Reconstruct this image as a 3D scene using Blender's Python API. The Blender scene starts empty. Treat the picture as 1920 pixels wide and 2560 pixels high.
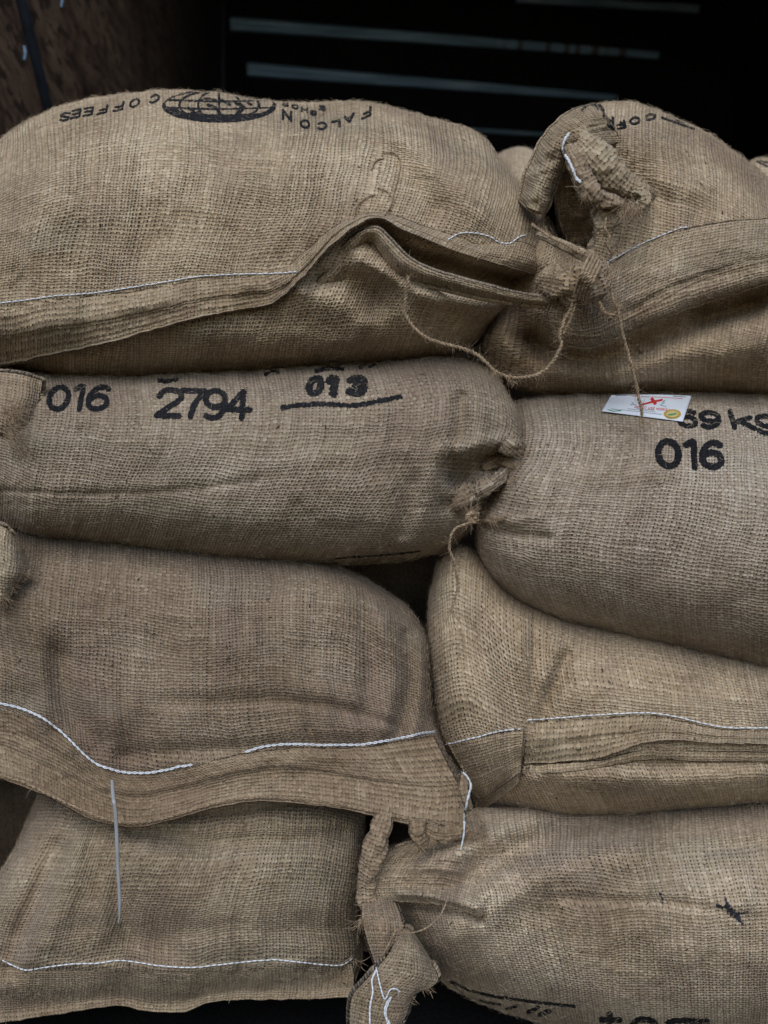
import bpy, math, random
import numpy as np
from mathutils import Vector
from mathutils.bvhtree import BVHTree
from mathutils.interpolate import poly_3d_calc

random.seed(7)
SC = bpy.context.scene
COL = SC.collection

# ---------------------------------------------------------------- camera, world, light, exposure
D0 = 0.95                      # metres from the lens to the front of the stack
PX = 0.8 / 1920                # one photo pixel at that distance
cam_data = bpy.data.cameras.new("camera")
cam = bpy.data.objects.new("camera", cam_data)
COL.objects.link(cam)
cam.location = (0, -D0, 0)
cam.rotation_euler = (math.radians(90), 0, 0)
cam_data.sensor_fit = 'VERTICAL'
cam_data.sensor_height = 36
cam_data.lens = 18 / (0.5 * 2560 * PX / D0)
cam_data.clip_start = 0.02
cam_data.clip_end = 60
cam_data.dof.use_dof = True
cam_data.dof.focus_distance = D0 - 0.0
cam_data.dof.aperture_fstop = 4.2
SC.camera = cam

world = bpy.data.worlds.new("World")
SC.world = world
world.use_nodes = True
wn = world.node_tree
sky = wn.nodes.new("ShaderNodeTexSky")
sky.sky_type = 'NISHITA'
sky.sun_disc = False
SUN_EL, SUN_AZ = math.radians(44), math.radians(10)
sky.sun_elevation = SUN_EL
sky.sun_rotation = math.pi + SUN_AZ
bg = wn.nodes["Background"]
bg.inputs[1].default_value = 0.12
wn.links.new(sky.outputs[0], bg.inputs[0])

sun_data = bpy.data.lights.new("overcast_sun", 'SUN')
sun_data.energy = 1.5
sun_data.angle = math.radians(50)
sun_data.color = (1.0, 0.97, 0.93)
sun = bpy.data.objects.new("overcast_sun", sun_data)
COL.objects.link(sun)
sd = Vector((math.sin(-SUN_AZ) * math.cos(SUN_EL), -math.cos(SUN_AZ) * math.cos(SUN_EL), math.sin(SUN_EL)))
sun.rotation_euler = sd.to_track_quat('Z', 'Y').to_euler()

SC.view_settings.view_transform = 'Standard'
SC.view_settings.look = 'None'
SC.view_settings.exposure = 0.12
SC.view_settings.gamma = 1
SC.render.engine = 'CYCLES'

# ---------------------------------------------------------------- node helpers
class NB:
    def __init__(s, mat):
        mat.use_nodes = True
        s.t = mat.node_tree
        s.b = s.t.nodes.get("Principled BSDF")
    def set(s, sock, v):
        if hasattr(v, 'node'):
            s.t.links.new(v, sock)
        else:
            sock.default_value = v
    def m(s, op, a, b=None, c=None, clamp=False):
        n = s.t.nodes.new("ShaderNodeMath"); n.operation = op; n.use_clamp = clamp
        for i, v in enumerate((a, b, c)):
            if v is not None: s.set(n.inputs[i], v)
        return n.outputs[0]
    def xyz(s, x, y, z=0.0):
        n = s.t.nodes.new("ShaderNodeCombineXYZ")
        for i, v in enumerate((x, y, z)): s.set(n.inputs[i], v)
        return n.outputs[0]
    def noise(s, vec, scale=1.0, detail=0.0, rough=0.5):
        n = s.t.nodes.new("ShaderNodeTexNoise"); n.noise_dimensions = '3D'
        s.set(n.inputs['Vector'], vec); n.inputs['Scale'].default_value = scale
        n.inputs['Detail'].default_value = detail; n.inputs['Roughness'].default_value = rough
        return n.outputs[0]
    def white(s, vec):
        n = s.t.nodes.new("ShaderNodeTexWhiteNoise"); n.noise_dimensions = '3D'
        s.set(n.inputs['Vector'], vec)
        return n.outputs[0]
    def mix(s, f, a, b):
        n = s.t.nodes.new("ShaderNodeMix"); n.data_type = 'RGBA'
        s.set(n.inputs[0], f); s.set(n.inputs[6], a); s.set(n.inputs[7], b)
        return n.outputs[2]
    def ramp(s, f, stops):
        n = s.t.nodes.new("ShaderNodeValToRGB")
        e = n.color_ramp.elements
        while len(e) < len(stops): e.new(0.5)
        for k, (p, c) in enumerate(stops):
            e[k].position = p; e[k].color = (*c, 1)
        s.set(n.inputs[0], f)
        return n.outputs[0]
    def smooth(s, x, a, b):
        n = s.t.nodes.new("ShaderNodeMapRange"); n.interpolation_type = 'SMOOTHSTEP'
        s.set(n.inputs[0], x); n.inputs[1].default_value = a; n.inputs[2].default_value = b
        return n.outputs[0]

def burlap(name, tone=(1, 1, 1), gap=0.5, ink=False, seed=0.0, warpw=0.92, weftw=0.74, stain=0.5, weftlift=0.10, dirt=None):
    mat = bpy.data.materials.new(name)
    k = NB(mat)
    uvn = k.t.nodes.new("ShaderNodeUVMap"); uvn.uv_map = "UVMap"
    sp = k.t.nodes.new("ShaderNodeSeparateXYZ"); k.t.links.new(uvn.outputs[0], sp.inputs[0])
    u0, v0 = sp.outputs[0], sp.outputs[1]
    m = k.m
    def warp(a, b, s1, s2):
        n1 = k.noise(k.xyz(m('MULTIPLY', a, 0.42), m('MULTIPLY', b, 0.03), s1 + seed), 1.0)
        n2 = k.noise(k.xyz(m('MULTIPLY', a, 0.5), m('MULTIPLY', b, 0.45), s2 + seed), 1.0)
        r = m('ADD', a, m('MULTIPLY', m('SUBTRACT', n1, 0.5), 0.75))
        return m('ADD', r, m('MULTIPLY', m('SUBTRACT', n2, 0.5), 0.30))
    u = warp(u0, v0, 1.3, 5.1); v = warp(v0, u0, 9.7, 14.2)
    iu = m('FLOOR', u); iv = m('FLOOR', v)
    fu = m('SUBTRACT', u, iu); fv = m('SUBTRACT', v, iv)
    su = m('SUBTRACT', 1.0, m('MULTIPLY', m('FLOORED_MODULO', iu, 2.0), 2.0))
    sv = m('SUBTRACT', 1.0, m('MULTIPLY', m('FLOORED_MODULO', iv, 2.0), 2.0))
    # loosely or tightly packed areas
    loose = k.noise(k.xyz(m('MULTIPLY', u0, 0.035), m('MULTIPLY', v0, 0.035), 21 + seed), 1.0, 2.0)
    loose = k.smooth(loose, 0.38, 0.66)
    ru = k.white(k.xyz(iu, 3.0 + seed)); rv = k.white(k.xyz(iv, 8.0 + seed))
    wu = m('SUBTRACT', m('ADD', warpw, m('MULTIPLY', m('SUBTRACT', ru, 0.5), 0.16)), m('MULTIPLY', loose, 0.15 * gap))
    wv = m('SUBTRACT', m('ADD', weftw, m('MULTIPLY', m('SUBTRACT', rv, 0.5), 0.18)), m('MULTIPLY', loose, 0.15 * gap))
    cu = m('SUBTRACT', m('SUBTRACT', fu, 0.5), m('MULTIPLY', su, 0.05))
    cv = m('SUBTRACT', fv, 0.5)
    def bulge(c, w):
        a = m('DIVIDE', m('MULTIPLY', m('ABSOLUTE', c), 2.0), w)
        return m('SQRT', m('MAXIMUM', m('SUBTRACT', 1.0, m('MULTIPLY', a, a)), 0.0))
    bu = bulge(cu, wu); bv = bulge(cv, wv)
    zu = m('SUBTRACT', m('ADD', m('MULTIPLY', bu, 0.9), m('MULTIPLY', m('MULTIPLY', su, m('SINE', m('MULTIPLY', v, math.pi))), 0.42)), m('MULTIPLY', m('LESS_THAN', bu, 0.02), 1.5))
    zv = m('SUBTRACT', m('SUBTRACT', m('MULTIPLY', bv, 0.9), m('MULTIPLY', m('MULTIPLY', sv, m('SINE', m('MULTIPLY', u, math.pi))), 0.42)), m('MULTIPLY', m('LESS_THAN', bv, 0.02), 1.5))
    top = m('MAXIMUM', zu, zv)
    isw = m('GREATER_THAN', zu, zv)
    fibu = k.noise(k.xyz(m('MULTIPLY', u, 7.0), m('MULTIPLY', v, 0.55), 31 + seed), 1.0, 2.0)
    fibv = k.noise(k.xyz(m('MULTIPLY', u, 0.55), m('MULTIPLY', v, 7.0), 37 + seed), 1.0, 2.0)
    n = k.t.nodes.new("ShaderNodeMix"); n.data_type = 'FLOAT'
    k.set(n.inputs[0], isw); k.set(n.inputs[2], fibv); k.set(n.inputs[3], fibu); fib = n.outputs[0]
    # tone of each thread, changing slowly along it
    tu = k.noise(k.xyz(m('MULTIPLY', iu, 1.7), m('MULTIPLY', v, 0.06), 43 + seed), 1.0, 1.0)
    tv = k.noise(k.xyz(m('MULTIPLY', iv, 1.7), m('MULTIPLY', u, 0.06), 47 + seed), 1.0, 1.0)
    n = k.t.nodes.new("ShaderNodeMix"); n.data_type = 'FLOAT'
    k.set(n.inputs[0], isw); k.set(n.inputs[2], m('ADD', tv, weftlift)); k.set(n.inputs[3], tu); th = n.outputs[0]
    seg = k.white(k.xyz(iu, iv, 5.5 + seed))
    patch = k.noise(k.xyz(m('MULTIPLY', u0, 0.03), m('MULTIPLY', v0, 0.03), 53 + seed), 1.0, 3.0)
    f = m('ADD', m('MULTIPLY', fib, 0.34), m('MULTIPLY', th, 0.42))
    f = m('ADD', f, m('MULTIPLY', seg, 0.16))
    f = m('ADD', f, m('MULTIPLY', m('SUBTRACT', patch, 0.5), 0.62))
    f = m('ADD', f, 0.085)
    def tn(c): return tuple(min(1, a * b) for a, b in zip(c, tone))
    if ink:
        c = k.ramp(f, [(0.30, (0.005, 0.006, 0.008)), (0.62, (0.020, 0.021, 0.025)), (0.78, (0.055, 0.048, 0.042)), (0.92, (0.24, 0.19, 0.145))])
    else:
        c = k.ramp(f, [(0.12, tn((0.095, 0.066, 0.042))), (0.38, tn((0.225, 0.172, 0.118))), (0.62, tn((0.385, 0.318, 0.240))), (0.90, tn((0.60, 0.54, 0.45)))])
        # dye and dirt carried by the jute itself: reddish and grey-green bands, brown spots
        s1 = k.noise(k.xyz(m('MULTIPLY', u0, 0.05), m('MULTIPLY', v0, 0.02), 61 + seed), 1.0, 2.0)
        c = k.mix(m('MULTIPLY', k.smooth(s1, 0.50, 0.68), stain), c, k.mix(0.5, c, (0.21, 0.135, 0.115, 1)))
        s2 = k.noise(k.xyz(m('MULTIPLY', u0, 0.02), m('MULTIPLY', v0, 0.045), 67 + seed), 1.0, 2.0)
        c = k.mix(m('MULTIPLY', k.smooth(s2, 0.52, 0.7), stain), c, k.mix(0.5, c, (0.22, 0.215, 0.165, 1)))
        s3 = k.noise(k.xyz(m('MULTIPLY', u0, 0.27), m('MULTIPLY', v0, 0.27), 71 + seed), 1.0, 2.0)
        c = k.mix(m('MULTIPLY', k.smooth(s3, 0.73, 0.77), 0.75), c, (0.035, 0.022, 0.014, 1))
    hole = k.smooth(top, -0.15, 0.32)
    c = k.mix(hole, (0.024, 0.017, 0.011, 1) if not ink else (0.003, 0.003, 0.003, 1), c)
    k.t.links.new(c, k.b.inputs['Base Color'])
    k.b.inputs['Roughness'].default_value = 0.85
    k.b.inputs['Specular IOR Level'].default_value = 0.18
    k.b.inputs['Sheen Weight'].default_value = 0.10 if not ink else 0.0
    k.b.inputs['Sheen Roughness'].default_value = 0.6
    bp = k.t.nodes.new("ShaderNodeBump")
    bp.inputs['Strength'].default_value = 0.9
    bp.inputs['Distance'].default_value = 0.0015
    k.set(bp.inputs['Height'], m('ADD', m('MAXIMUM', top, -0.5), m('MULTIPLY', fib, 0.30)))
    k.t.links.new(bp.outputs[0], k.b.inputs['Normal'])
    return mat

def plain(name, col, rough=0.6, spec=0.3, metal=0.0, var=0.0, scale=60, bump=0.0):
    mat = bpy.data.materials.new(name); k = NB(mat)
    tc = k.t.nodes.new("ShaderNodeTexCoord")
    n = k.noise(tc.outputs['Object'], scale, 3.0)
    lo = tuple(c * (1 - var) for c in col) + (1,); hi = tuple(min(1, c * (1 + var)) for c in col) + (1,)
    k.set(k.b.inputs['Base Color'], k.mix(k.smooth(n, 0.3, 0.7), lo, hi))
    k.b.inputs['Roughness'].default_value = rough
    k.b.inputs['Specular IOR Level'].default_value = spec
    k.b.inputs['Metallic'].default_value = metal
    if bump:
        bp = k.t.nodes.new("ShaderNodeBump"); bp.inputs['Distance'].default_value = bump
        k.set(bp.inputs['Height'], n); k.t.links.new(bp.outputs[0], k.b.inputs['Normal'])
    return mat

# ---------------------------------------------------------------- geometry helpers
def ray(px, py, y):
    """point on the photo ray (px, py) at world depth y (works on arrays)"""
    d = (D0 + y) / D0
    return np.stack([(px - 960) * PX * d, y + 0 * px, (1280 - py) * PX * d], -1)

def spline(pts, n, even=True):
    """smooth curve through pts, n samples evenly spaced by length"""
    P = np.array(pts, float)
    if len(P) == 2:
        t = np.linspace(0, 1, n)[:, None]; return P[0] * (1 - t) + P[1] * t
    Q = np.vstack([2 * P[0] - P[1], P, 2 * P[-1] - P[-2]])
    out = []
    for i in range(1, len(Q) - 2):
        t = np.linspace(0, 1, 24, endpoint=False)[:, None]
        p0, p1, p2, p3 = Q[i - 1], Q[i], Q[i + 1], Q[i + 2]
        out.append(0.5 * ((2 * p1) + (-p0 + p2) * t + (2 * p0 - 5 * p1 + 4 * p2 - p3) * t ** 2 + (-p0 + 3 * p1 - 3 * p2 + p3) * t ** 3))
    C = np.vstack(out + [P[-1:]])
    L = np.concatenate([[0], np.cumsum(np.linalg.norm(np.diff(C, axis=0), axis=1))])
    s = np.linspace(0, L[-1], n) if np.isscalar(n) else np.asarray(n) * L[-1]
    return np.stack([np.interp(s, L, C[:, k]) for k in range(C.shape[1])], -1)

def vnoise(x, y, seed=0):
    x = np.asarray(x, float) + seed * 17.31; y = np.asarray(y, float) + seed * 9.77
    ix = np.floor(x).astype(np.int64); iy = np.floor(y).astype(np.int64)
    fx = x - ix; fy = y - iy
    fx = fx * fx * fx * (fx * (fx * 6 - 15) + 10); fy = fy * fy * fy * (fy * (fy * 6 - 15) + 10)
    def h(a, b):
        n = (a * 374761393 + b * 668265263 + seed * 69069) & 0xffffffff
        n = ((n ^ (n >> 13)) * 1274126177) & 0xffffffff
        return ((n ^ (n >> 16)) & 0xffff) / 32767.5 - 1
    return (h(ix, iy) * (1 - fx) + h(ix + 1, iy) * fx) * (1 - fy) + (h(ix, iy + 1) * (1 - fx) + h(ix + 1, iy + 1) * fx) * fy

def seg_dist(x, y, pts):
    P = spline(pts, max(8, len(pts) * 5)) if len(pts) > 2 else np.array(pts, float)
    best = np.full(np.shape(x), 1e9)
    for a, b in zip(P[:-1], P[1:]):
        d = b - a; L = (d * d).sum() + 1e-9
        t = np.clip(((x - a[0]) * d[0] + (y - a[1]) * d[1]) / L, 0, 1)
        best = np.minimum(best, np.hypot(x - a[0] - t * d[0], y - a[1] - t * d[1]))
    return best

def features(x, y, feats):
    """sum of soft folds; (points, height in mm towards the viewer, width in px)"""
    h = np.zeros(np.shape(x))
    for pts, amp, w in feats:
        d = seg_dist(x, y, pts) if len(pts) > 1 else np.hypot(x - pts[0][0], y - pts[0][1])
        h += amp * 0.001 * np.exp(-(d / w) ** 2)
    return h

def make_obj(name, V, F, mat, parent=None, uv=None, smooth=True):
    """V in world space; parent is a thing (Empty) or one of its parts"""
    me = bpy.data.meshes.new(name)
    V = np.asarray(V, float)
    if parent is not None:
        o0 = ROOTLOC[parent.name]; V = V - np.array(o0)
    me.from_pydata(V.tolist(), [], F.tolist() if isinstance(F, np.ndarray) else F)
    if smooth: me.polygons.foreach_set('use_smooth', [True] * len(me.polygons))
    if uv is not None:
        lay = me.uv_layers.new(name="UVMap")
        idx = np.empty(len(me.loops), dtype=np.int32); me.loops.foreach_get('vertex_index', idx)
        lay.data.foreach_set('uv', np.asarray(uv, np.float32)[idx].ravel())
    me.materials.append(mat)
    me.update()
    o = bpy.data.objects.new(name, me)
    COL.objects.link(o)
    if parent is not None:
        o.parent = parent
        ROOTLOC[o.name] = ROOTLOC[parent.name]
    return o

ROOTLOC = {}
def thing(name, label, cat, loc, group=None):
    o = bpy.data.objects.new(name, None); COL.objects.link(o)
    o.location = loc; o.empty_display_size = 0.05
    o['label'] = label; o['category'] = cat
    if group: o['group'] = group
    ROOTLOC[o.name] = tuple(loc)
    return o

def tag(o, label, cat, group=None, kind=None):
    if label: o['label'] = label
    if cat: o['category'] = cat
    if group: o['group'] = group
    if kind: o['kind'] = kind
    return o

def grid_faces(nr, nc, wrap=False, off=0):
    r = np.arange(nr if wrap else nr - 1); c = np.arange(nc - 1)
    R, Cc = np.meshgrid(r, c, indexing='ij')
    R2 = (R + 1) % nr
    return np.stack([R * nc + Cc, R * nc + Cc + 1, R2 * nc + Cc + 1, R2 * nc + Cc], -1).reshape(-1, 4) + off

PITCH = 8.5        # photo pixels per thread
class Surf:
    """collects the shapes of one thing so that stitches, print and fibres can be laid on them"""
    def __init__(s): s.V, s.F, s.U, s.n = [], [], [], 0; s.bvh = None
    def add(s, V, F, U):
        s.V.append(V); s.F.append(F + s.n); s.U.append(U); s.n += len(V); s.bvh = None
    def build(s):
        if s.bvh is None:
            s.VV = np.vstack(s.V); s.FF = np.vstack(s.F); s.UU = np.vstack(s.U)
            s.bvh = BVHTree.FromPolygons(s.VV.tolist(), s.FF.tolist())
        return s.bvh
    def hit(s, px, py):
        b = s.build()
        o = Vector((0, -D0, 0)); d = Vector(ray(np.float64(px), np.float64(py), 0.0)) - o; d.normalize()
        return b.ray_cast(o, d)
    def uv_at(s, loc, fi):
        f = s.FF[fi]; w = poly_3d_calc([Vector(s.VV[i]) for i in f], loc)
        return sum(s.UU[i] * ww for i, ww in zip(f, w))

def sack_body(T, S, mat, top, right, bottom, left, y_mid, df, db, feats=(), n=3.0, seed=1, rough=1.0, res=5.0, uvo=(0, 0), nu_pow=None, wav=0.7, tilt=0.0, hole=None):
    """a filled sack: four outline curves, a front and a back swell, folds and creases"""
    top = spline(top, 400); bottom = spline(bottom, 400); left = spline(left, 400); right = spline(right, 400)
    Lu = max(np.abs(np.diff(top, axis=0)).sum(), 1); Lv = np.hypot(*(left[-1] - left[0])) + 1
    Lm = np.hypot(*(bottom[200] - top[200]))
    nu = int(np.clip(Lu / res, 30, 420)) + 1; nf = int(np.clip(Lm * 1.35 / res, 30, 240)) + 1; nb = 26
    phi = np.linspace(0, math.pi, nu); thf = np.linspace(0, math.pi, nf); thb = np.linspace(math.pi, 2 * math.pi, nb)[1:-1]
    th = np.concatenate([thf, thb])
    e = 2 / n; eu = 2 / (nu_pow or n + 1.0)
    def cs(a, e): c = np.cos(a); return np.sign(c) * np.abs(c) ** e
    def sn(a, e): c = np.sin(a); return np.sign(c) * np.abs(c) ** e
    # even out sampling along the length
    s = (1 - cs(phi, eu)) / 2; fu = np.abs(sn(phi, eu))
    s_even = np.linspace(0, 1, nu)
    s = np.interp(np.linspace(0, 1, nu), np.linspace(0, 1, nu), s) * 0.35 + s_even * 0.65
    fu = (1 - np.abs(2 * s - 1) ** (2 / eu)) ** (eu / 2)
    t = (1 - cs(th, e)) / 2; fv = sn(th, e)
    q = np.linspace(0, 1, 400)
    def at(c, x): return np.stack([np.interp(x, q, c[:, 0]), np.interp(x, q, c[:, 1])], -1)
    Tp, Bt = at(top, s), at(bottom, s); Lf, Rt = at(left, t), at(right, t)
    s_, t_ = s[None, :, None], t[:, None, None]
    P = (1 - t_) * Tp[None] + t_ * Bt[None] + (1 - s_) * Lf[:, None] + s_ * Rt[:, None] \
        - ((1 - s_) * (1 - t_) * top[0] + s_ * (1 - t_) * top[-1] + (1 - s_) * t_ * bottom[0] + s_ * t_ * bottom[-1])
    X, Y = P[..., 0], P[..., 1]
    fvv = fv[:, None] * fu[None, :]
    front = (fv >= -1e-6)[:, None] & np.ones_like(X, bool)
    dep = np.where(front, y_mid - df * fvv, y_mid - db * fvv)
    fade = np.clip(np.abs(fvv) * 1.6, 0, 1) ** 0.7
    h = features(X, Y, feats) * 1.6
    h += rough * (0.0052 * vnoise(X / 190, Y / 120, seed) + 0.0024 * vnoise(X / 75, Y / 60, seed + 1) + 0.0010 * vnoise(X / 30, Y / 26, seed + 2) + 0.0004 * vnoise(X / 12, Y / 12, seed + 3))
    h -= rough * 0.0016 * np.exp(-(vnoise(X / 150, Y / 70, seed + 15) / 0.055) ** 2) * np.clip(vnoise(X / 110, Y / 110, seed + 16) + 0.25, 0, 1)
    h += rough * 0.0013 * np.exp(-(vnoise(X / 80 + 0.5 * Y / 80, Y / 90, seed + 17) / 0.09) ** 2) * np.clip(vnoise(X / 120, Y / 90, seed + 18), 0, 1)
    # long soft puckers across the length
    h += rough * 0.0024 * vnoise(X / 34 + 0.4 * vnoise(X / 200, Y / 150, seed + 5), Y / 230, seed + 4)
    dep = dep - np.where(front, h * fade, 0)
    dep = dep + tilt * (Y - np.mean(Y)) * PX
    sil = 2.2 * vnoise(X / 40, Y / 40, seed + 6) + 0.9 * vnoise(X / 11, Y / 11, seed + 8)
    V3 = ray(X + sil * 0.4, Y + sil, dep)
    # thread coordinates from real lengths along the middle row and column
    mc = V3[:, nu // 2]; mr = V3[nf // 2]
    lv = np.concatenate([[0], np.cumsum(np.linalg.norm(np.diff(mc, axis=0) * np.array([1, 0.55, 1]), axis=1))]) / (PX * PITCH)
    lu = np.concatenate([[0], np.cumsum(np.hypot(np.diff(mr[:, 0]), np.diff(mr[:, 2])))]) / (PX * PITCH)
    U = lu[None, :] + wav * (1.6 * vnoise(X / 130, Y / 170, seed + 9) + 0.5 * vnoise(X / 50, Y / 60, seed + 10)) + uvo[0]
    W = lv[:, None] + wav * (1.8 * vnoise(X / 170, Y / 120, seed + 11) + 0.5 * vnoise(X / 60, Y / 50, seed + 12)) + uvo[1]
    V = V3.reshape(-1, 3); UV = np.stack([U + 0 * W, W + 0 * U], -1).reshape(-1, 2)
    F = grid_faces(len(th), nu, wrap=True)
    if hole is not None:                       # an opening through the front cloth
        XC = X.reshape(-1)[F].mean(1); YC = Y.reshape(-1)[F].mean(1); ins = np.zeros(len(F), bool); H_ = np.array(hole, float)
        for (x1, y1), (x2, y2) in zip(H_, np.roll(H_, -1, 0)):
            ins ^= ((y1 > YC) != (y2 > YC)) & (XC < (x2 - x1) * (YC - y1) / (y2 - y1 + 1e-9) + x1)
        F = F[~(ins & (F.max(1) < nf * nu))]
    ob = make_obj('sack_body', V, F, mat, T, UV)
    nfr = nf * nu
    S.add(V[:nfr], grid_faces(nf, nu), UV[:nfr])
    return ob

def loft(T, S, name, mat, curves, rel=None, thick=0.004, nacross=None, step=5.0, rough=1.0, seed=3, uvo=(0, 0), swap=False, add=True, wav=0.6, lim=None):
    """cloth strip through photo curves of (x, y, h): h = mm above the sack surface (rel) or h = mm in front of plane 0"""
    L = max(np.abs(np.diff(np.array([p[:2] for p in c]), axis=0)).sum() for c in curves)
    nc = int(np.clip(L / step, 10, 420)); C = [spline([(p[0], p[1], p[2] * 0.7) for p in c], nc) for c in curves]
    Wd = max(np.abs(np.array(C)[1:, :, :2] - np.array(C)[:-1, :, :2]).sum(-1).sum(0).max(), 10)
    nr = nacross or int(np.clip(Wd / step, 6, 120))
    A = np.array(C)                                     # curves x samples x 3
    G = np.stack([spline(A[:, j], nr) for j in range(nc)], 1)   # nr x nc x 3
    X, Y, H = G[..., 0], G[..., 1], G[..., 2] / 0.7 * 0.001
    if rel is not None:
        base = np.full(X.shape, np.nan)
        for i in range(nr):
            for j in range(nc):
                loc, nn, fi, dd = rel.hit(X[i, j], Y[i, j])
                if loc is not None: base[i, j] = loc.y
        for ax in range(3):                       # fill misses from neighbours
            for i in range(1, nr):
                mk = np.isnan(base[i]); base[i][mk] = base[i - 1][mk]
            for i in range(nr - 2, -1, -1):
                mk = np.isnan(base[i]); base[i][mk] = base[i + 1][mk]
            for j in range(1, nc):
                mk = np.isnan(base[:, j]); base[mk, j] = base[mk, j - 1]
            for j in range(nc - 2, -1, -1):
                mk = np.isnan(base[:, j]); base[mk, j] = base[mk, j + 1]
        if lim is not None: base = np.minimum(base, lim)
        raw = base.copy()
        for _ in range(14):
            b = np.pad(base, 1, mode='edge')
            base = (b[:-2, 1:-1] + b[2:, 1:-1] + b[1:-1, :-2] + b[1:-1, 2:] + b[1:-1, 1:-1]) / 5
        base = np.minimum(base, raw + 0.002)
        dep = base - H
    else:
        dep = -H
    t = np.linspace(0, 1, nr)[:, None]
    if rel is not None: dep = dep + H * 0.35; thick = thick * 0.6
    dep = dep - rough * 0.0004 * vnoise(t * Wd / 7.0 + 0.6 * vnoise(X / 160, Y * 0, seed + 21), X / 420, seed + 20)
    edge = np.clip(np.minimum(t, 1 - t) * 6, 0, 1)
    dep = dep - rough * edge * (0.0012 * vnoise(X / 38, Y / 22, seed) + 0.0005 * vnoise(X / 14, Y / 9, seed + 1))
    jit = 0.9 * vnoise(X / 9, Y / 9, seed + 2) + 1.3 * vnoise(X / 26, Y / 26, seed + 12)
    Fr = ray(X + jit, Y + jit, dep)
    mr = Fr[nr // 2]; mc = Fr[:, nc // 2]
    lu = np.concatenate([[0], np.cumsum(np.linalg.norm(np.diff(mr, axis=0), axis=1))]) / (PX * PITCH)
    lv = np.concatenate([[0], np.cumsum(np.linalg.norm(np.diff(mc, axis=0), axis=1))]) / (PX * PITCH)
    U = lu[None, :] + wav * 0.8 * vnoise(X / 70, Y / 60, seed + 5) + uvo[0] + 0 * lv[:, None]
    W = lv[:, None] + wav * 0.5 * vnoise(X / 90, Y / 50, seed + 6) + uvo[1] + 0 * lu[None, :]
    UV = np.stack([W, U] if swap else [U, W], -1).reshape(-1, 2)
    # shell with a rounded rim
    bk = Fr + np.array([0, thick, 0])
    mid = Fr + np.array([0, thick / 2, 0])
    ring = [(i, 0) for i in range(nr)] + [(nr - 1, j) for j in range(1, nc)] + [(i, nc - 1) for i in range(nr - 2, -1, -1)] + [(0, j) for j in range(nc - 2, 0, -1)]
    V = np.vstack([Fr.reshape(-1, 3), bk.reshape(-1, 3)])
    n0 = nr * nc; F1 = grid_faces(nr, nc); F2 = grid_faces(nr, nc, off=n0)[:, ::-1]
    rid = np.array([i * nc + j for i, j in ring]); m = len(rid)
    # outward push of the middle of the rim
    cen = mid.reshape(-1, 3)[rid]
    prv, nxt = np.roll(cen, 1, 0), np.roll(cen, -1, 0)
    tang = nxt - prv; tang /= np.linalg.norm(tang, axis=1)[:, None] + 1e-9
    outw = np.cross(tang, np.array([0, 1.0, 0])); cc = cen.mean(0)
    inner = []
    for i, j in ring:
        ii = min(max(i, 1), nr - 2); jj = min(max(j, 1), nc - 2); inner.append(ii * nc + jj)
    dirv = cen - mid.reshape(-1, 3)[np.array(inner)]
    sg = np.sign((outw * dirv).sum(1)); sg[sg == 0] = 1
    rim = cen + outw * sg[:, None] * thick * 0.42
    V = np.vstack([V, rim])
    r0 = 2 * n0 + np.arange(m); r1 = 2 * n0 + (np.arange(m) + 1) % m
    a0, a1 = rid, np.roll(rid, -1)
    F3 = np.stack([a0, r0, r1, a1], -1); F4 = np.stack([r0, a0 + n0, a1 + n0, r1], -1)
    F = np.vstack([F1, F2, F3, F4])
    UVa = np.vstack([UV, UV + 0.5, UV[rid] + np.array([0.0, 0.25])])
    ob = make_obj(name, V, F, mat, T, UVa)
    if add: S.add(Fr.reshape(-1, 3), F1, UV)
    return ob

def tube(path, rad, sides=8):
    """tube mesh around a 3-D path; rad scalar or per-point; returns V, F, (u,v)"""
    P = np.asarray(path, float); n = len(P)
    rad = np.full(n, rad) if np.isscalar(rad) else np.interp(np.linspace(0, 1, n), np.linspace(0, 1, len(rad)), rad)
    T = np.gradient(P, axis=0); T /= np.linalg.norm(T, axis=1)[:, None] + 1e-12
    N = np.zeros_like(P); ref = np.array([0, -1.0, 0.13]); 
    a = np.cross(T[0], ref); a /= np.linalg.norm(a) + 1e-9; N[0] = a
    for i in range(1, n):
        v = N[i - 1] - T[i] * np.dot(N[i - 1], T[i]); N[i] = v / (np.linalg.norm(v) + 1e-9)
    B = np.cross(T, N)
    ang = np.linspace(0, 2 * math.pi, sides, endpoint=False)
    V = (P[None] + rad[None, :, None] * (np.cos(ang)[:, None, None] * N[None] + np.sin(ang)[:, None, None] * B[None])).reshape(-1, 3)
    F = grid_faces(sides, n, wrap=True)
    L = np.concatenate([[0], np.cumsum(np.linalg.norm(np.diff(P, axis=0), axis=1))])
    UV = np.stack(np.broadcast_arrays(L[None, :] , ang[:, None] * rad.mean()), -1).reshape(-1, 2) / (PX * PITCH)
    return V, F, UV

def merge(parts):
    V, F, U, o = [], [], [], 0
    for p in parts:
        V.append(p[0]); F.append(p[1] + o); o += len(p[0])
        if len(p) > 2: U.append(p[2])
    return np.vstack(V), np.vstack(F), (np.vstack(U) if U else None)

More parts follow.
